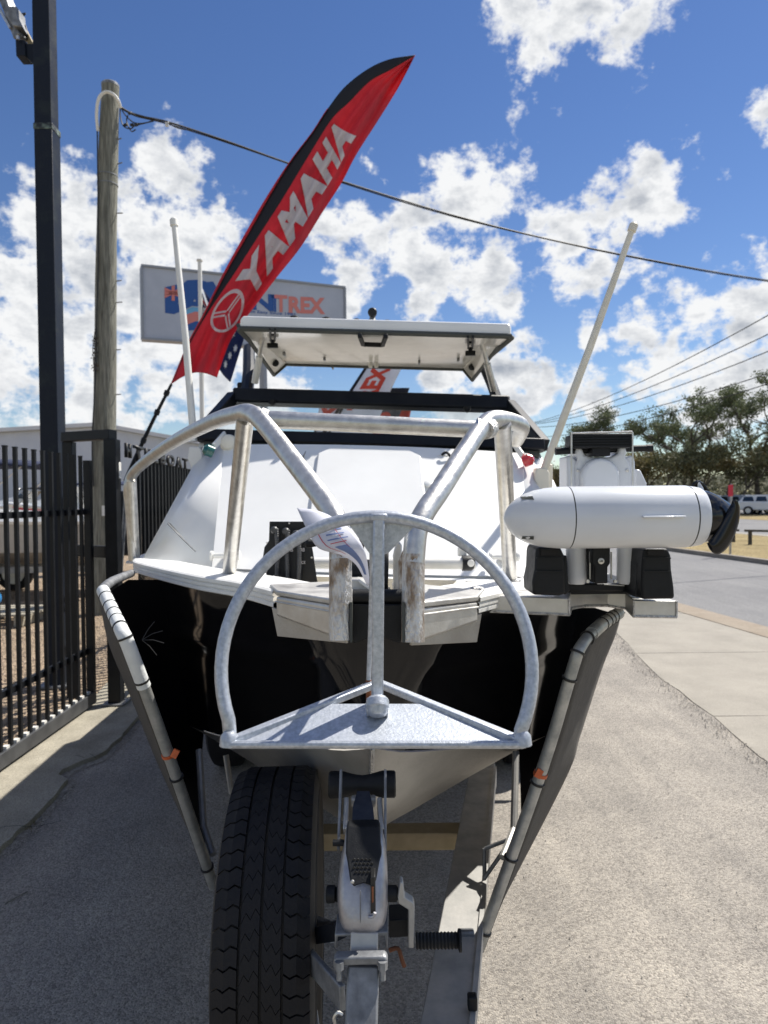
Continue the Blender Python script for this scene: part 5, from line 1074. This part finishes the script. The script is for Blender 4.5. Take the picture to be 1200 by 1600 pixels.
# cradle blocks and lower frame
pm('cradle', [(839, 855), (876, 855), (882, 868), (884, 885), (884, 929), (874, 931), (833, 930), (832, 910), (836, 890), (837, 865)], 1.60, .11, 'black_plastic', .007, segs=3)
pm('cradle', [(1006, 857), (1044, 857), (1049, 868), (1050, 890), (1054, 918), (1055, 936), (1004, 937), (1003, 910), (1004, 880)], 1.60, .11, 'black_plastic', .007, segs=3)
pm('cradle_arm', [(880, 868), (886, 868), (888, 910), (892, 922), (884, 930), (880, 928)], 1.63, .09, 'black_plastic')
pm('cradle_arm', [(996, 880), (1005, 862), (1006, 936), (990, 932), (995, 915)], 1.63, .09, 'black_plastic')
for xa_, xb_ in ((885, 916), (963, 997)):
    MB().lathe(P((xa_+xb_)/2, 912, 1.70), (0, 0, 1), [(0, .010), (0, .020), (.008, .0245), (.02, .0255), (.10, .0255)], 32, ref=(1, 0, 0)).build('lift_cylinder', 'white_motor', mo)
pm('centre_block', [(925, 850), (954, 850), (954, 880), (950, 886), (950, 912), (929, 912), (929, 886), (925, 880)], 1.64, .10, 'black_plastic', .004)
MB().lathe(P(939, 876.5, 1.64), (0, -1, 0), [(0, .006), (.0, .0075), (.003, .0075), (.004, .005)], 20).build('bolt', 'alu_tube', mo)
flat_text('GM', 936, 878.5, 942, 875, 1.6355, mo, 'seal', .02)
for x in (922, 955): MB().tube([P(x, 862, 1.66), P(x, 905, 1.66)], .0022, 8).build('guide_rod', 'alu_tube', mo); 
for x in (918, 961): MB().lathe(P(x, 908, 1.65), (0, -1, 0), [(0, .004), (.0, .005), (.004, .004)], 12).build('bolt', 'alu_tube', mo)
pm('base_frame', [(884, 912), (1000, 912), (1000, 920), (988, 924), (890, 924)], 1.70, .22, 'black_plastic', .004)
pm('base_strip', [(944, 912.5), (976, 914.5), (976, 916), (944, 914)], 1.694, .006, 'alu_plate', 0)
MB().prism([Vector((P(880, 925, 1.74).x, 1.72, P(880, 930, 1.74).z+.004)), Vector((P(1000, 925, 1.74).x, 1.72, P(880, 930, 1.74).z+.004)), Vector((P(1000, 925, 1.74).x, 2.02, P(880, 930, 1.74).z+.004)), Vector((P(880, 925, 1.74).x, 2.02, P(880, 930, 1.74).z+.004))], (0, 0, .02)).build('base_plate', 'black_plastic', mo, .003)

# ------------------------------------------------------------------ anchor in the bow roller
an = thing('anchor', 'galvanised plough anchor with large round roll bar hung from the bow', 'anchor', P(590, 1120, .95))
cx_, cy_, Rr = 588.5, 1050, 243
def rb(a): return P(cx_+Rr*math.cos(R(a)), cy_-Rr*math.sin(R(a))*1.0, .90+.06*math.sin(R(a)))
MB().tube([P(814, 1158, .885)]+[rb(a) for a in range(-22, 203, 5)]+[P(360, 1156, .885)], .0088, 18).build('roll_bar', 'galv', an, angle=60)
fl_ = [P(354, 1163, .87), P(821, 1163, .87), P(664, 1099, .95), P(516, 1099, .95)]
MB().prism(fl_, Vector((0, .004, -.008))).build('fluke_plate', 'galv', an, .0015)
MB().tube([P(354, 1163, .868), P(821, 1163, .868)], .0048, 10).build('fluke_edge', 'galv', an)
for s in ((357, 1160), (818, 1160)): MB().bar(P(*s, .872), P(588 if s[0] < 600 else 592, 1068, 1.0), .014, .010).build('fluke_arm', 'galv', an, .002)
for q in ((358, 1159), (816, 1158)): MB().lathe(P(*q, .875), (0, 0, 1), [(-.006, .006), (-.004, .0125), (.008, .011), (.014, .006)], 14, ref=(1, 0, 0)).build('weld_bead', 'galv', an)
MB().bar(P(590.5, 905, .958), P(590, 936, 1.262), .012, .020).build('shank_arm', 'galv', an, .002)
MB().tube([P(590, 935, 1.262), P(590, 926, 1.40), P(560, 905, 1.62)], .006, 8, 4).build('anchor_rope', 'pole_white', an)
MB().bar(P(592, 806, .952), P(589.5, 1100, .945), .0165, .022, up=(0, 1, 0)).build('shank', 'galv', an, .003)
MB().tube([P(573, 1105, .925), P(606, 1105, .925)], .0125, 16).build('pivot', 'galv', an)
MB().lathe(P(590, 1108, .915), (0, -.6, -.8), [(-.016, .012), (-.012, .0155), (-.002, .0160), (.001, .0135), (.006, .0125), (.0095, .009), (.0105, .003)], 28).build('ball_end', 'galv', an)
MB().prism([P(540, 812, .965), P(590, 803, .965), P(650, 820, .965), P(607, 864, .965), P(590, 870, .965), P(578, 866, .965)], (0, .005, 0)).build('gusset_plate', 'galv', an, .001)
MB().box(P(592, 808, .95), (.024, .02, .010)).build('shank_cap', 'galv', an, .003)
MB().tube([P(581, 862, .975), P(580, 940, .99), P(576, 1062, 1.0)], .0035, 8, 3).build('trip_rod', 'galv', an)
MB().tube([P(576, 1062, 1.0), P(576, 1130, 1.02)], .004, 8).build('trip_rod', 'rust', an)
MB().lathe(P(486, 849, 1.3), (-1, 0, 0), [(-.02, .004), (-.0, .008), (.008, .009), (.012, .004)], 12).build('shackle_pin', 'black_plastic', an)
MB().tube([P(575, 850, 1.15), P(556, 851, 1.25), P(548, 850, 1.3)], .004, 8).build('shackle', 'black_plastic', an)
MB().lathe(P(555, 851, 1.25), (1, 0, 0), [(0, .004), (0, .010), (.016, .010), (.016, .004)], 12).build('shackle_nut', 'black_plastic', an)

# price sheet hanging curled beside the anchor
ps = thing('price_sheet', 'curled white laminated price sheet with red and blue print hanging from the bow', 'sheet', P(530, 850, 1.1))
Ls = [(464, 794), (480, 828), (497, 856), (530, 866), (556, 882), (574, 915)]; Rs = [(512, 804), (542, 822), (560, 842), (570, 862), (575, 884), (578, 915)]
DL = [1.16, 1.12, 1.10, 1.10, 1.12, 1.14]
def shp(u, v, o=0):
    u5 = u*5; a = (stab(range(6), [p[0] for p in Ls], u5), stab(range(6), [p[1] for p in Ls], u5)); b_ = (stab(range(6), [p[0] for p in Rs], u5), stab(range(6), [p[1] for p in Rs], u5))
    bow = 4*math.sin(math.pi*v)*(1-u)
    return P(lerp(a[0], b_[0], v)+bow*.4, lerp(a[1], b_[1], v)-bow*.6, stab(range(6), DL, u5)-.012*math.sin(math.pi*v)*(1-.7*u)-.01*u*v-o)
MB().grid(shp, 26, 12).build('sheet', 'paper', ps, fix=False, angle=80, solid=.0008)
def pr_line(u0, u1, v0, v1, m): MB().grid(lambda a, b_: shp(lerp(u0, u1, a), lerp(v0, v1, b_), .0022), 8, 6).build('print', m, ps, fix=False, angle=80)
pr_line(.18, .62, .18, .20, 'paper_red'); pr_line(.12, .5, .62, .635, 'paper_red'); pr_line(.45, .9, .30, .62, 'paper_blue'); pr_line(.14, .16, .3, .7, 'paper_blue'); pr_line(.22, .235, .34, .8, 'paper_blue'); pr_line(.28, .295, .34, .78, 'paper_blue'); pr_line(.34, .355, .3, .8, 'paper_blue'); pr_line(.39, .40, .3, .7, 'paper_red')

# ------------------------------------------------------------------ trailer
tr = thing('boat_trailer', 'galvanised boat trailer with winch post, stone guards and spare wheel', 'trailer', (0, 1.3, 0))
def TU(u, d, z): return Vector((-.03-.02*(d-1.3)+u, d, z))
zr = .50
r0a, r0b, r1a, r1b = G(648, 1640, zr), G(739, 1640, zr), G(735, 1200, zr), G(770, 1186, zr)
r1b = Vector((r1b.x, r1a.y, zr))
ra = MB().prism([r0a, r0b, r1b, r1a], (0, 0, -.05)).build('drawbar_rail', 'galv_steel', tr, .003)
MB().prism([r0b+Vector((-.012, 0, .006)), r0b+Vector((0, 0, .006)), r1b+Vector((0, 0, .006)), r1b+Vector((-.012, 0, .006))], (0, 0, -.005)).build('rail_lip', 'galv_steel', ra)
xm = lambda p: Vector((-.08-p.x, p.y, p.z))
MB().prism([xm(r0a), xm(r0b), xm(r1b), xm(r1a)], (0, 0, -.05)).build('drawbar_rail', 'galv_steel', tr, .003)
for s in (-1, 1):
    a = r1b if s > 0 else xm(r1b); a = Vector((a.x-s*.05, a.y, zr-.05)); MB().bar(a, Vector((s*.52-.06, 3.4, zr-.08)), .1, .06).build('chassis_rail', 'galv_steel', tr, .003)
    MB().bar(Vector((s*.52-.06, 3.4, zr-.08)), Vector((s*.52-.15, 6.8, zr-.10)), .1, .06).build('chassis_rail', 'galv_steel', tr, .003)
    for d in (4.15, 4.95):
        cx2 = s*.86-.08; w = MB().lathe((cx2-.09, d, .33), (1, 0, 0), [(0, .19), (.0, .30), (.02, .33), (.05, .335), (.13, .335), (.16, .33), (.18, .30), (.18, .19)], 32).build('wheel', 'rubber', tr)
        MB().lathe((cx2-.085, d, .33), (1, 0, 0), [(0, .03), (.02, .08), (0, .19), (.17, .19), (.15, .08), (.17, .03)], 24).build('rim', 'rim', w)
        MB().loft([[Vector((cx2+o, d+.42*math.cos(a), .36+.42*math.sin(a))) for o in (-.12, .12)] for a in [R(q) for q in range(0, 181, 15)]], False).build('mudguard', 'galv_steel', tr, solid=.004)
for d, z in ((2.32, .44), (3.5, .40), (4.55, .36), (5.6, .38)): 
    hwid = {2.32: .34, 3.5: .55, 4.55: .8, 5.6: .55}[d]
    MB().bar(TU(-hwid, d, z), TU(hwid, d, z), .075, .06).build('crossmember', 'tan_steel' if d < 3 else 'galv_steel', tr, .003)
for d in (2.9, 3.6, 4.4, 5.2): 
    for s in (-1, 1): MB().box(TU(s*.3, d, .45), (.06, .09, .10)).build('keel_roller', 'black_plastic', tr, .01)
for a, b_, d0, d1 in (((311, 1172), (318, 1292), 2.15, 2.0), ((353, 1180), (362, 1240), 2.5, 2.45), ((806, 1175), (803, 1295), 2.1, 1.95)):
    MB().tube([P(*a, d0), P(*b_, d1)], .0105, 10).build('guide_post', 'galv_steel', tr)
MB().tube([P(318, 1290, 2.0), P(333, 1335, 1.92)], .010, 8).build('guide_post', 'galv_steel', tr); MB().tube([P(803, 1295, 1.95), P(785, 1340, 1.85)], .010, 8).build('guide_post', 'galv_steel', tr)
for q in (((758, 1326, 1.95), (804, 1308, 1.93)), ((757, 1372, 1.9), (796, 1316, 1.9)), ((716, 1462, 1.72), (758, 1448, 1.76)), ((757, 1326, 1.95), (757, 1392, 1.93))):
    MB().tube([P(*q[0]), P(*q[1])], .006, 8).build('brace', 'galv_dark', tr)
MB().box(P(730, 1462, 1.70), (.035, .02, .03)).build('guard_clamp', 'galv_dark', tr, .004)
MB().box(P(738, 1565, 1.44), (.02, .02, .03)).build('guard_clamp', 'black_plastic', tr, .003)
hc = Vector((-.04, .98, zr-.02))
for a_, b_ in ((r0a, r0b), (xm(r0b), xm(r0a))): m_ = (a_+b_)/2; MB().bar(Vector((m_.x, m_.y+.02, zr-.03)), hc, .075, .05).build('drawbar_tongue', 'galv_steel', tr, .003)
MB().bar(hc+Vector((0, .14, .03)), hc+Vector((0, -.02, .03)), .12, .012).build('tongue_plate', 'galv_steel', tr, .002)
MB().lathe(hc+Vector((0, -.22, .0)), (0, 1, 0), [(0, .01), (0, .03), (.03, .042), (.10, .036), (.22, .034), (.24, .02)], 20).build('coupling', 'galv_dark', tr)
# stone guards
for s in (-1, 1):
    if s < 0: A_, B_, C_ = [(160, 921, 1.9), (176, 955, 1.78), (190, 985, 1.66), (205, 1020, 1.65), (262, 1175, 1.75), (334, 1385, 1.9)], [(152, 924, 2.25), (160, 960, 2.25), (172, 1010, 2.25), (205, 1090, 2.3), (252, 1205, 2.3), (334, 1382, 2.0)], 0
    else: A_, B_, C_ = [(968, 957, 1.9), (935, 980, 1.78), (908, 1010, 1.66), (893, 1050, 1.65), (846, 1205, 1.70), (745, 1489, 1.75)], [(971, 955, 2.2), (962, 990, 2.25), (940, 1045, 2.25), (906, 1150, 2.3), (884, 1215, 2.3), (752, 1470, 1.85)], 0
    a_ = [P(*q) for q in A_]; b2 = [P(*q) for q in B_]
    gd = MB().tube(a_, .0145, 14, 5).build('stone_guard', 'guard_pipe', tr, angle=60)
    def gs(u, v): 
        q = [stab(range(6), [p[i] for p in a_], u*5) for i in range(3)]; w = [stab(range(6), [p[i] for p in b2], u*5) for i in range(3)]
        return Vector(q).lerp(Vector(w), v)+Vector((s*(.016*(1-v)), 0, 0))
    MB().grid(gs, 40, 6).build('guard_fabric', 'grey_fabric', gd, solid=.003, fix=False, angle=80)
    # pale sleeve over the upper pipe
    MB().tube([Vector([stab(range(6), [p[i] for p in a_], u) for i in range(3)]) for u in [(.05+k*.12) for k in range(30)]][:(29 if s < 0 else 12)], .0170, 16).build('sleeve', 'wrap' if s < 0 else 'guard_pipe', gd)
    us = ((.35, .75, 1.1, 1.45, 1.85, 2.6, 3.35, 4.2, 4.85) if s < 0 else (.3, .45, .6, .8, 1.6, 2.4, 3.1, 4.08, 4.5, 4.88))
    for k, u in enumerate(us):
        q = Vector([stab(range(6), [p[i] for p in a_], u) for i in range(3)]); q1 = Vector([stab(range(6), [p[i] for p in a_], u+.05) for i in range(3)])
        MB().lathe(q, q1-q, [(-.0012 if k < 4 else -.0025, .0165), (-.0012 if k < 4 else -.0025, .0186), (.0012 if k < 4 else .0025, .0186), (.0012 if k < 4 else .0025, .0165)], 20).build('cable_tie', 'tie', gd)
    uo = 4.02; q = Vector([stab(range(6), [p[i] for p in a_], uo) for i in range(3)]); q1 = Vector([stab(range(6), [p[i] for p in a_], uo+.05) for i in range(3)])
    MB().lathe(q, q1-q, [(-.004, .0165), (-.004, .0178), (.004, .0178), (.004, .0165)], 14).build('orange_tag', 'orange', gd)
    MB().box(q+Vector((.022 if s < 0 else -.008, -.016, .008)), (.016, .006, .022), Matrix.Rotation(.5, 3, 'Y')).build('orange_tag', 'orange', gd)
    for k in range(4):
        q = P(*((222, 1000, 1.62) if s < 0 else (900, 1030, 1.62))); a = (.4, -.2, -.9, 1.0)[k]; e = q+Vector((-s*.05*math.cos(a), .01, .05*math.sin(a)))
        if s < 0: MB().tube([q, q.lerp(e, .5)+Vector((0, 0, .004)), e], .0011, 5).build('tie_tail', 'tie', gd)
for q, dd_ in (([(172, 925), (200, 906), (262, 906), (330, 1000), (316, 1170), (321, 1342), (298, 1300), (252, 1203), (207, 1088), (176, 1008)], 2.32), ([(964, 960), (930, 950), (870, 950), (800, 1050), (812, 1180), (815, 1292), (850, 1258), (882, 1212), (905, 1148), (938, 1046)], 2.34)):
    MB().prism([P(a, b_, dd_) for a, b_ in q], (0, .004, 0)).build('guard_shade_sheet', 'shade_black', tr)  # added black sheets: imitate shade and hide bright reflections on the hull
MB().tube([P(160, 921, 1.9), P(176, 908, 2.1), P(205, 896, 2.5)], .014, 12, 3).build('guard_top_pipe', 'galv_dark', tr)
# winch post, roller, winch
wp = MB().bar(P(560, 1720, 1.06), P(568, 1508, 1.16), .054, .054, up=(0, 1, 0)).build('winch_post', 'galv_dark', tr, .004)
MB().bar(P(560, 1718, 1.0605), Vector((P(560, 1720, 1.06).x, 1.045, .50)), .054, .054, up=(0, 1, 0)).build('post_foot', 'galv_dark', wp, .004)
MB().bar(P(568, 1512, 1.168), P(570, 1452, 1.19), .048, .048, up=(0, 1, 0)).build('post_insert', 'galv_steel', wp, .003)
cl2 = MB(); cl2.prism([P(a, b_, 1.13) for a, b_ in ((525, 1497), (601, 1495), (606, 1500), (606, 1512), (600, 1526), (594, 1526), (594, 1508), (535, 1510), (535, 1528), (528, 1526), (521, 1512), (521, 1502))], (0, .02, 0)); cl2.build('clamp_bracket', 'galv_dark', wp, .003)
for x in (530, 598): MB().lathe(P(x, 1515, 1.125), (0, -.2, -1), [(-.012, .004), (-.012, .008), (0, .008), (.0, .005), (.016, .005)], 6).build('bolt', 'galv_dark', wp)
MB().prism([P(a, b_, 1.17) for a, b_ in ((523, 1460), (606, 1456), (606, 1482), (603, 1482), (600, 1463), (528, 1464), (526, 1482), (523, 1482))], (0, .06, 0)).build('channel', 'galv_dark', wp, .002)
rl = MB().lathe(P(514, 1226, 1.42), (1, 0, 0), [(0, .01), (0, .024), (.003, .027), (.026, .027), (.03, .026), (.055, .020), (.07, .018), (.085, .020), (.108, .026), (.112, .027), (.137, .027), (.14, .024), (.14, .01)], 32).build('bow_roller', 'black_plastic', tr)
for x, x2 in ((533, 527), (602, 600)): MB().bar(P(x, 1205, 1.385), P(x2+2, 1330, 1.28), .005, .022, up=(0, 1, 0)).build('side_plate', 'galv_dark', rl, .001)
for s in ((541, 1250, 540, 1300), (593, 1250, 596, 1300)): MB().bar(P(s[0], s[1], 1.36), P(s[2], s[3], 1.3), .010, .02).build('side_strut', 'galv_steel', rl, .002)
MB().box(P(568, 1252, 1.37), (.05, .02, .02)).build('yoke', 'galv_steel', rl, .004)
MB().loft([[P(a, b_, d) for a, b_ in q] for q, d in ((((558, 1236), (577, 1236), (576, 1240), (559, 1240)), 1.38), (((551, 1262), (583, 1262), (583, 1268), (551, 1268)), 1.33), (((550, 1292), (586, 1292), (586, 1298), (550, 1298)), 1.28))]).build('winch_strap', 'strap', tr)
# cast body of the winch: superellipse rings along its length
Dw = 1.24
wb = MB(); rings = []
for (py, xl_, xr_, dp_, dd_) in ((1288, 546, 590, .020, 1.285), (1296, 541, 597, .030, 1.275), (1320, 537, 602, .040, 1.262), (1350, 531, 605, .048, 1.245), (1380, 528, 606, .052, 1.232), (1405, 528, 606, .053, 1.222), (1425, 531, 604, .050, 1.215), (1438, 536, 600, .042, 1.212), (1446, 544, 593, .030, 1.212), (1450, 552, 585, .015, 1.213)):
    a = P(xl_, py, dd_); b_ = P(xr_, py, dd_); c = (a+b_)/2; hx = (b_.x-a.x)/2; ring = []
    for k in range(40):
        th = 2*math.pi*k/40; e = .62
        ring.append(c+Vector((hx*math.copysign(abs(math.cos(th))**e, math.cos(th)), dp_*math.copysign(abs(math.sin(th))**e, math.sin(th)), 0)))
    rings.append(ring)
wn = wb.loft(rings).build('winch', 'winch_cast', tr, angle=60)
def pw(name, px, d, t, m, bev=.002): return MB().prism([P(a, b_, dq) for (a, b_), dq in zip(px, d)], (0, t, 0)).build(name, m, wn, bev)
cv = [(543, 1292), (590, 1291), (594, 1296), (595, 1325), (597, 1335), (593, 1348), (588, 1376), (584, 1386), (577, 1384), (568, 1381), (559, 1384), (552, 1387), (547, 1378), (543, 1350), (540, 1335), (541, 1300)]
pw('cover', cv, [lerp(1.252, 1.176, (y-1292)/94) for x, y in cv], .03, 'black_plastic', .003)
for iy in range(4):
    for ix in range(5):
        x = 553+ix*6.2+(3.1 if iy % 2 else 0); y = 1344+iy*6.5
        if x < 583: d = lerp(1.252, 1.176, (y-1292)/94)-.0015; MB().prism([P(x+2.4*math.cos(R(60*k+30)), y+2.8*math.sin(R(60*k+30)), d) for k in range(6)], (0, .001, 0)).build('mesh_hole', 'tie', wn)
for x in (551, 583): MB().lathe(P(x, 1377, 1.18), (0, -1, .2), [(0, .003), (.003, .0036), (.0045, .002)], 10).build('screw', 'alu_tube', wn)
MB().prism([P(a, b_, 1.166) for a, b_ in ((579, 1372), (586, 1370), (587, 1426), (579, 1428))], (0, .03, 0)).build('slot', 'tie', wn, .001)
MB().prism([P(a, b_, 1.163) for a, b_ in ((580.5, 1386), (583.5, 1386), (583.5, 1410), (581, 1412))], (0, .01, 0)).build('pawl', 'rust', wn, .001)
MB().tube([P(586, 1426, 1.163), P(583, 1432, 1.163), P(575, 1432, 1.163)], .003, 8, 3).build('slot_lip', 'winch_cast', wn)
MB().tube([P(563, 1392, 1.1655), P(563, 1446, 1.168)], .0008, 6).build('casting_line', 'galv_dark', wn)
MB().lathe(P(530, 1397, 1.24), (-1, 0, 0), [(0, .013), (.004, .014), (.006, .011), (.008, .015), (.022, .015), (.024, .012)], 20).build('axle_knob', 'black_plastic', wn)
MB().lathe(P(606, 1396, 1.235), (1, 0, 0), [(0, .014), (.016, .014), (.018, .010), (.026, .010)], 20).build('axle_knob', 'black_plastic', wn)
MB().lathe(P(520, 1317, 1.27), (1, 0, 0), [(0, .004), (0, .006), (.02, .006), (.022, .003)], 10).build('axle_knob', 'black_plastic', wn)
ck = [(625, 1378), (630, 1380), (632, 1402), (646, 1411), (648, 1418), (647, 1482), (638, 1482), (638, 1422), (622, 1412), (621, 1402)]
cr1 = MB().prism([P(a, b_, 1.22) for a, b_ in ck], (0, .022, 0)).build('crank_arm', 'galv_steel', wn, .002)
gp = MB(); prf = []
for k in range(24): prf.append((.002+k*.0032, .0125 if k % 2 else .0145))
gp.lathe(P(650, 1470, 1.23), (1, 0, .0), [(0, .006), (0, .0125)]+prf+[(.078, .019), (.082, .019), (.082, .006)], 24); gp.build('crank_grip', 'black_plastic', wn)
pw('block', [(608, 1438), (640, 1436), (640, 1464), (608, 1466)], [1.25]*4, .05, 'black_plastic')
MB().bar(P(470, 1463, 1.42), P(535, 1452, 1.3), .03, .03).build('spare_arm', 'black_paint', tr)
MB().bar(P(478, 1492, 1.34), P(536, 1560, 1.2), .012, .045, up=(0, 0, 1)).build('spare_bracket', 'galv_dark', tr, .003)
MB().tube([P(608, 1485, 1.25), P(622, 1482, 1.25), P(628, 1500, 1.25), P(632, 1510, 1.25)], .004, 6, 3).build('safety_cord', 'rust', tr)
MB().tube([P(535, 1585, 1.1), P(528, 1582, 1.1), P(522, 1590, 1.1), P(524, 1602, 1.1)], .003, 6, 3).build('safety_chain', 'alu_tube', tr)
# spare wheel
ty_c = Vector((-.264, 1.60, .608)); RO = .338
sw = thing('dummy', None, None, (0, 0, 0)); bpy.data.objects.remove(sw)
wprof = [(-.078, .20), (-.092, .225), (-.103, .262), (-.102, .295), (-.094, .320), (-.080, .3275), (.080, .3275), (.094, .320), (.102, .295), (.103, .262), (.092, .225), (.078, .20)]
yaw = Matrix.Rotation(R(3.5), 3, 'Z'); axv = yaw @ Vector((1, 0, 0))
tyre = MB().lathe(ty_c, axv, wprof, 96).build('spare_tyre', 'rubber_side', tr, angle=50)
MB().lathe(ty_c, axv, [(-.075, .02), (-.05, .06), (-.05, .15), (-.078, .205), (-.070, .20), (.070, .20), (.078, .205), (.05, .15), (.05, .06), (.06, .02)], 48).build('rim', 'rim', tyre)
sr = MB()
for rr_ in (.24, .285): sr.lathe(ty_c, axv, [(.1005 if rr_ > .25 else .096, rr_-.003), (.1045 if rr_ > .25 else .1, rr_), (.1005 if rr_ > .25 else .096, rr_+.003)], 80)
sr.build('sidewall_ring', 'rubber_side', tyre)
# tread: five ribs cut by zigzag sipes
trd = MB(); ribs = [(-.094, -.044), (-.039, -.003), (.003, .039), (.044, .094)]; nb = 62
for ri, (x0, x1) in enumerate(ribs):
    for k in range(nb):
        sh_ = (.0, .45, .2, .65)[ri]; a0 = 2*math.pi*(k+sh_)/nb; a1 = 2*math.pi*(k+sh_+(.88 if ri in (0, 3) else .94))/nb
        zz = (.18, .40, -.40, -.18)[ri]*2*math.pi/nb; m_ = 4; rows_ = []
        for a in (a0, a1):
            row = []
            for j in range(m_+1):
                f_ = j/m_; x = lerp(x0, x1, f_); ang = a+zz*(1 if j % 2 else -1)*.55+zz*f_; rr_ = RO-.0 if abs(x) < .07 else RO-.004-(abs(x)-.07)*.30
                row.append((x, ang, rr_))
            rows_.append(row)
        def pt_(x, ang, rr_): return ty_c+yaw @ Vector((x, -math.cos(ang)*rr_, math.sin(ang)*rr_))
        o_ = []
        for h_ in (0, -.012):
            for row in rows_: o_ += [pt_(x, a, q+h_) for x, a, q in row]
        w_ = m_+1; fs_ = [(j, j+1, w_+j+1, w_+j) for j in range(m_)]
        fs_ += [(j, 2*w_+j, 2*w_+j+1, j+1) for j in range(m_)]+[(w_+j, w_+j+1, 3*w_+j+1, 3*w_+j) for j in range(m_)]
        fs_ += [(0, w_, 3*w_, 2*w_), (m_, 2*w_+m_, 3*w_+m_, w_+m_)]
        trd.add(o_, fs_)
trd.build('tread', 'rubber', tyre, fix=False, angle=30)
MB().tube([ty_c+Vector((.05, 0, 0)), P(520, 1457, 1.45)], .02, 10).build('spare_hub', 'galv_dark', tr)
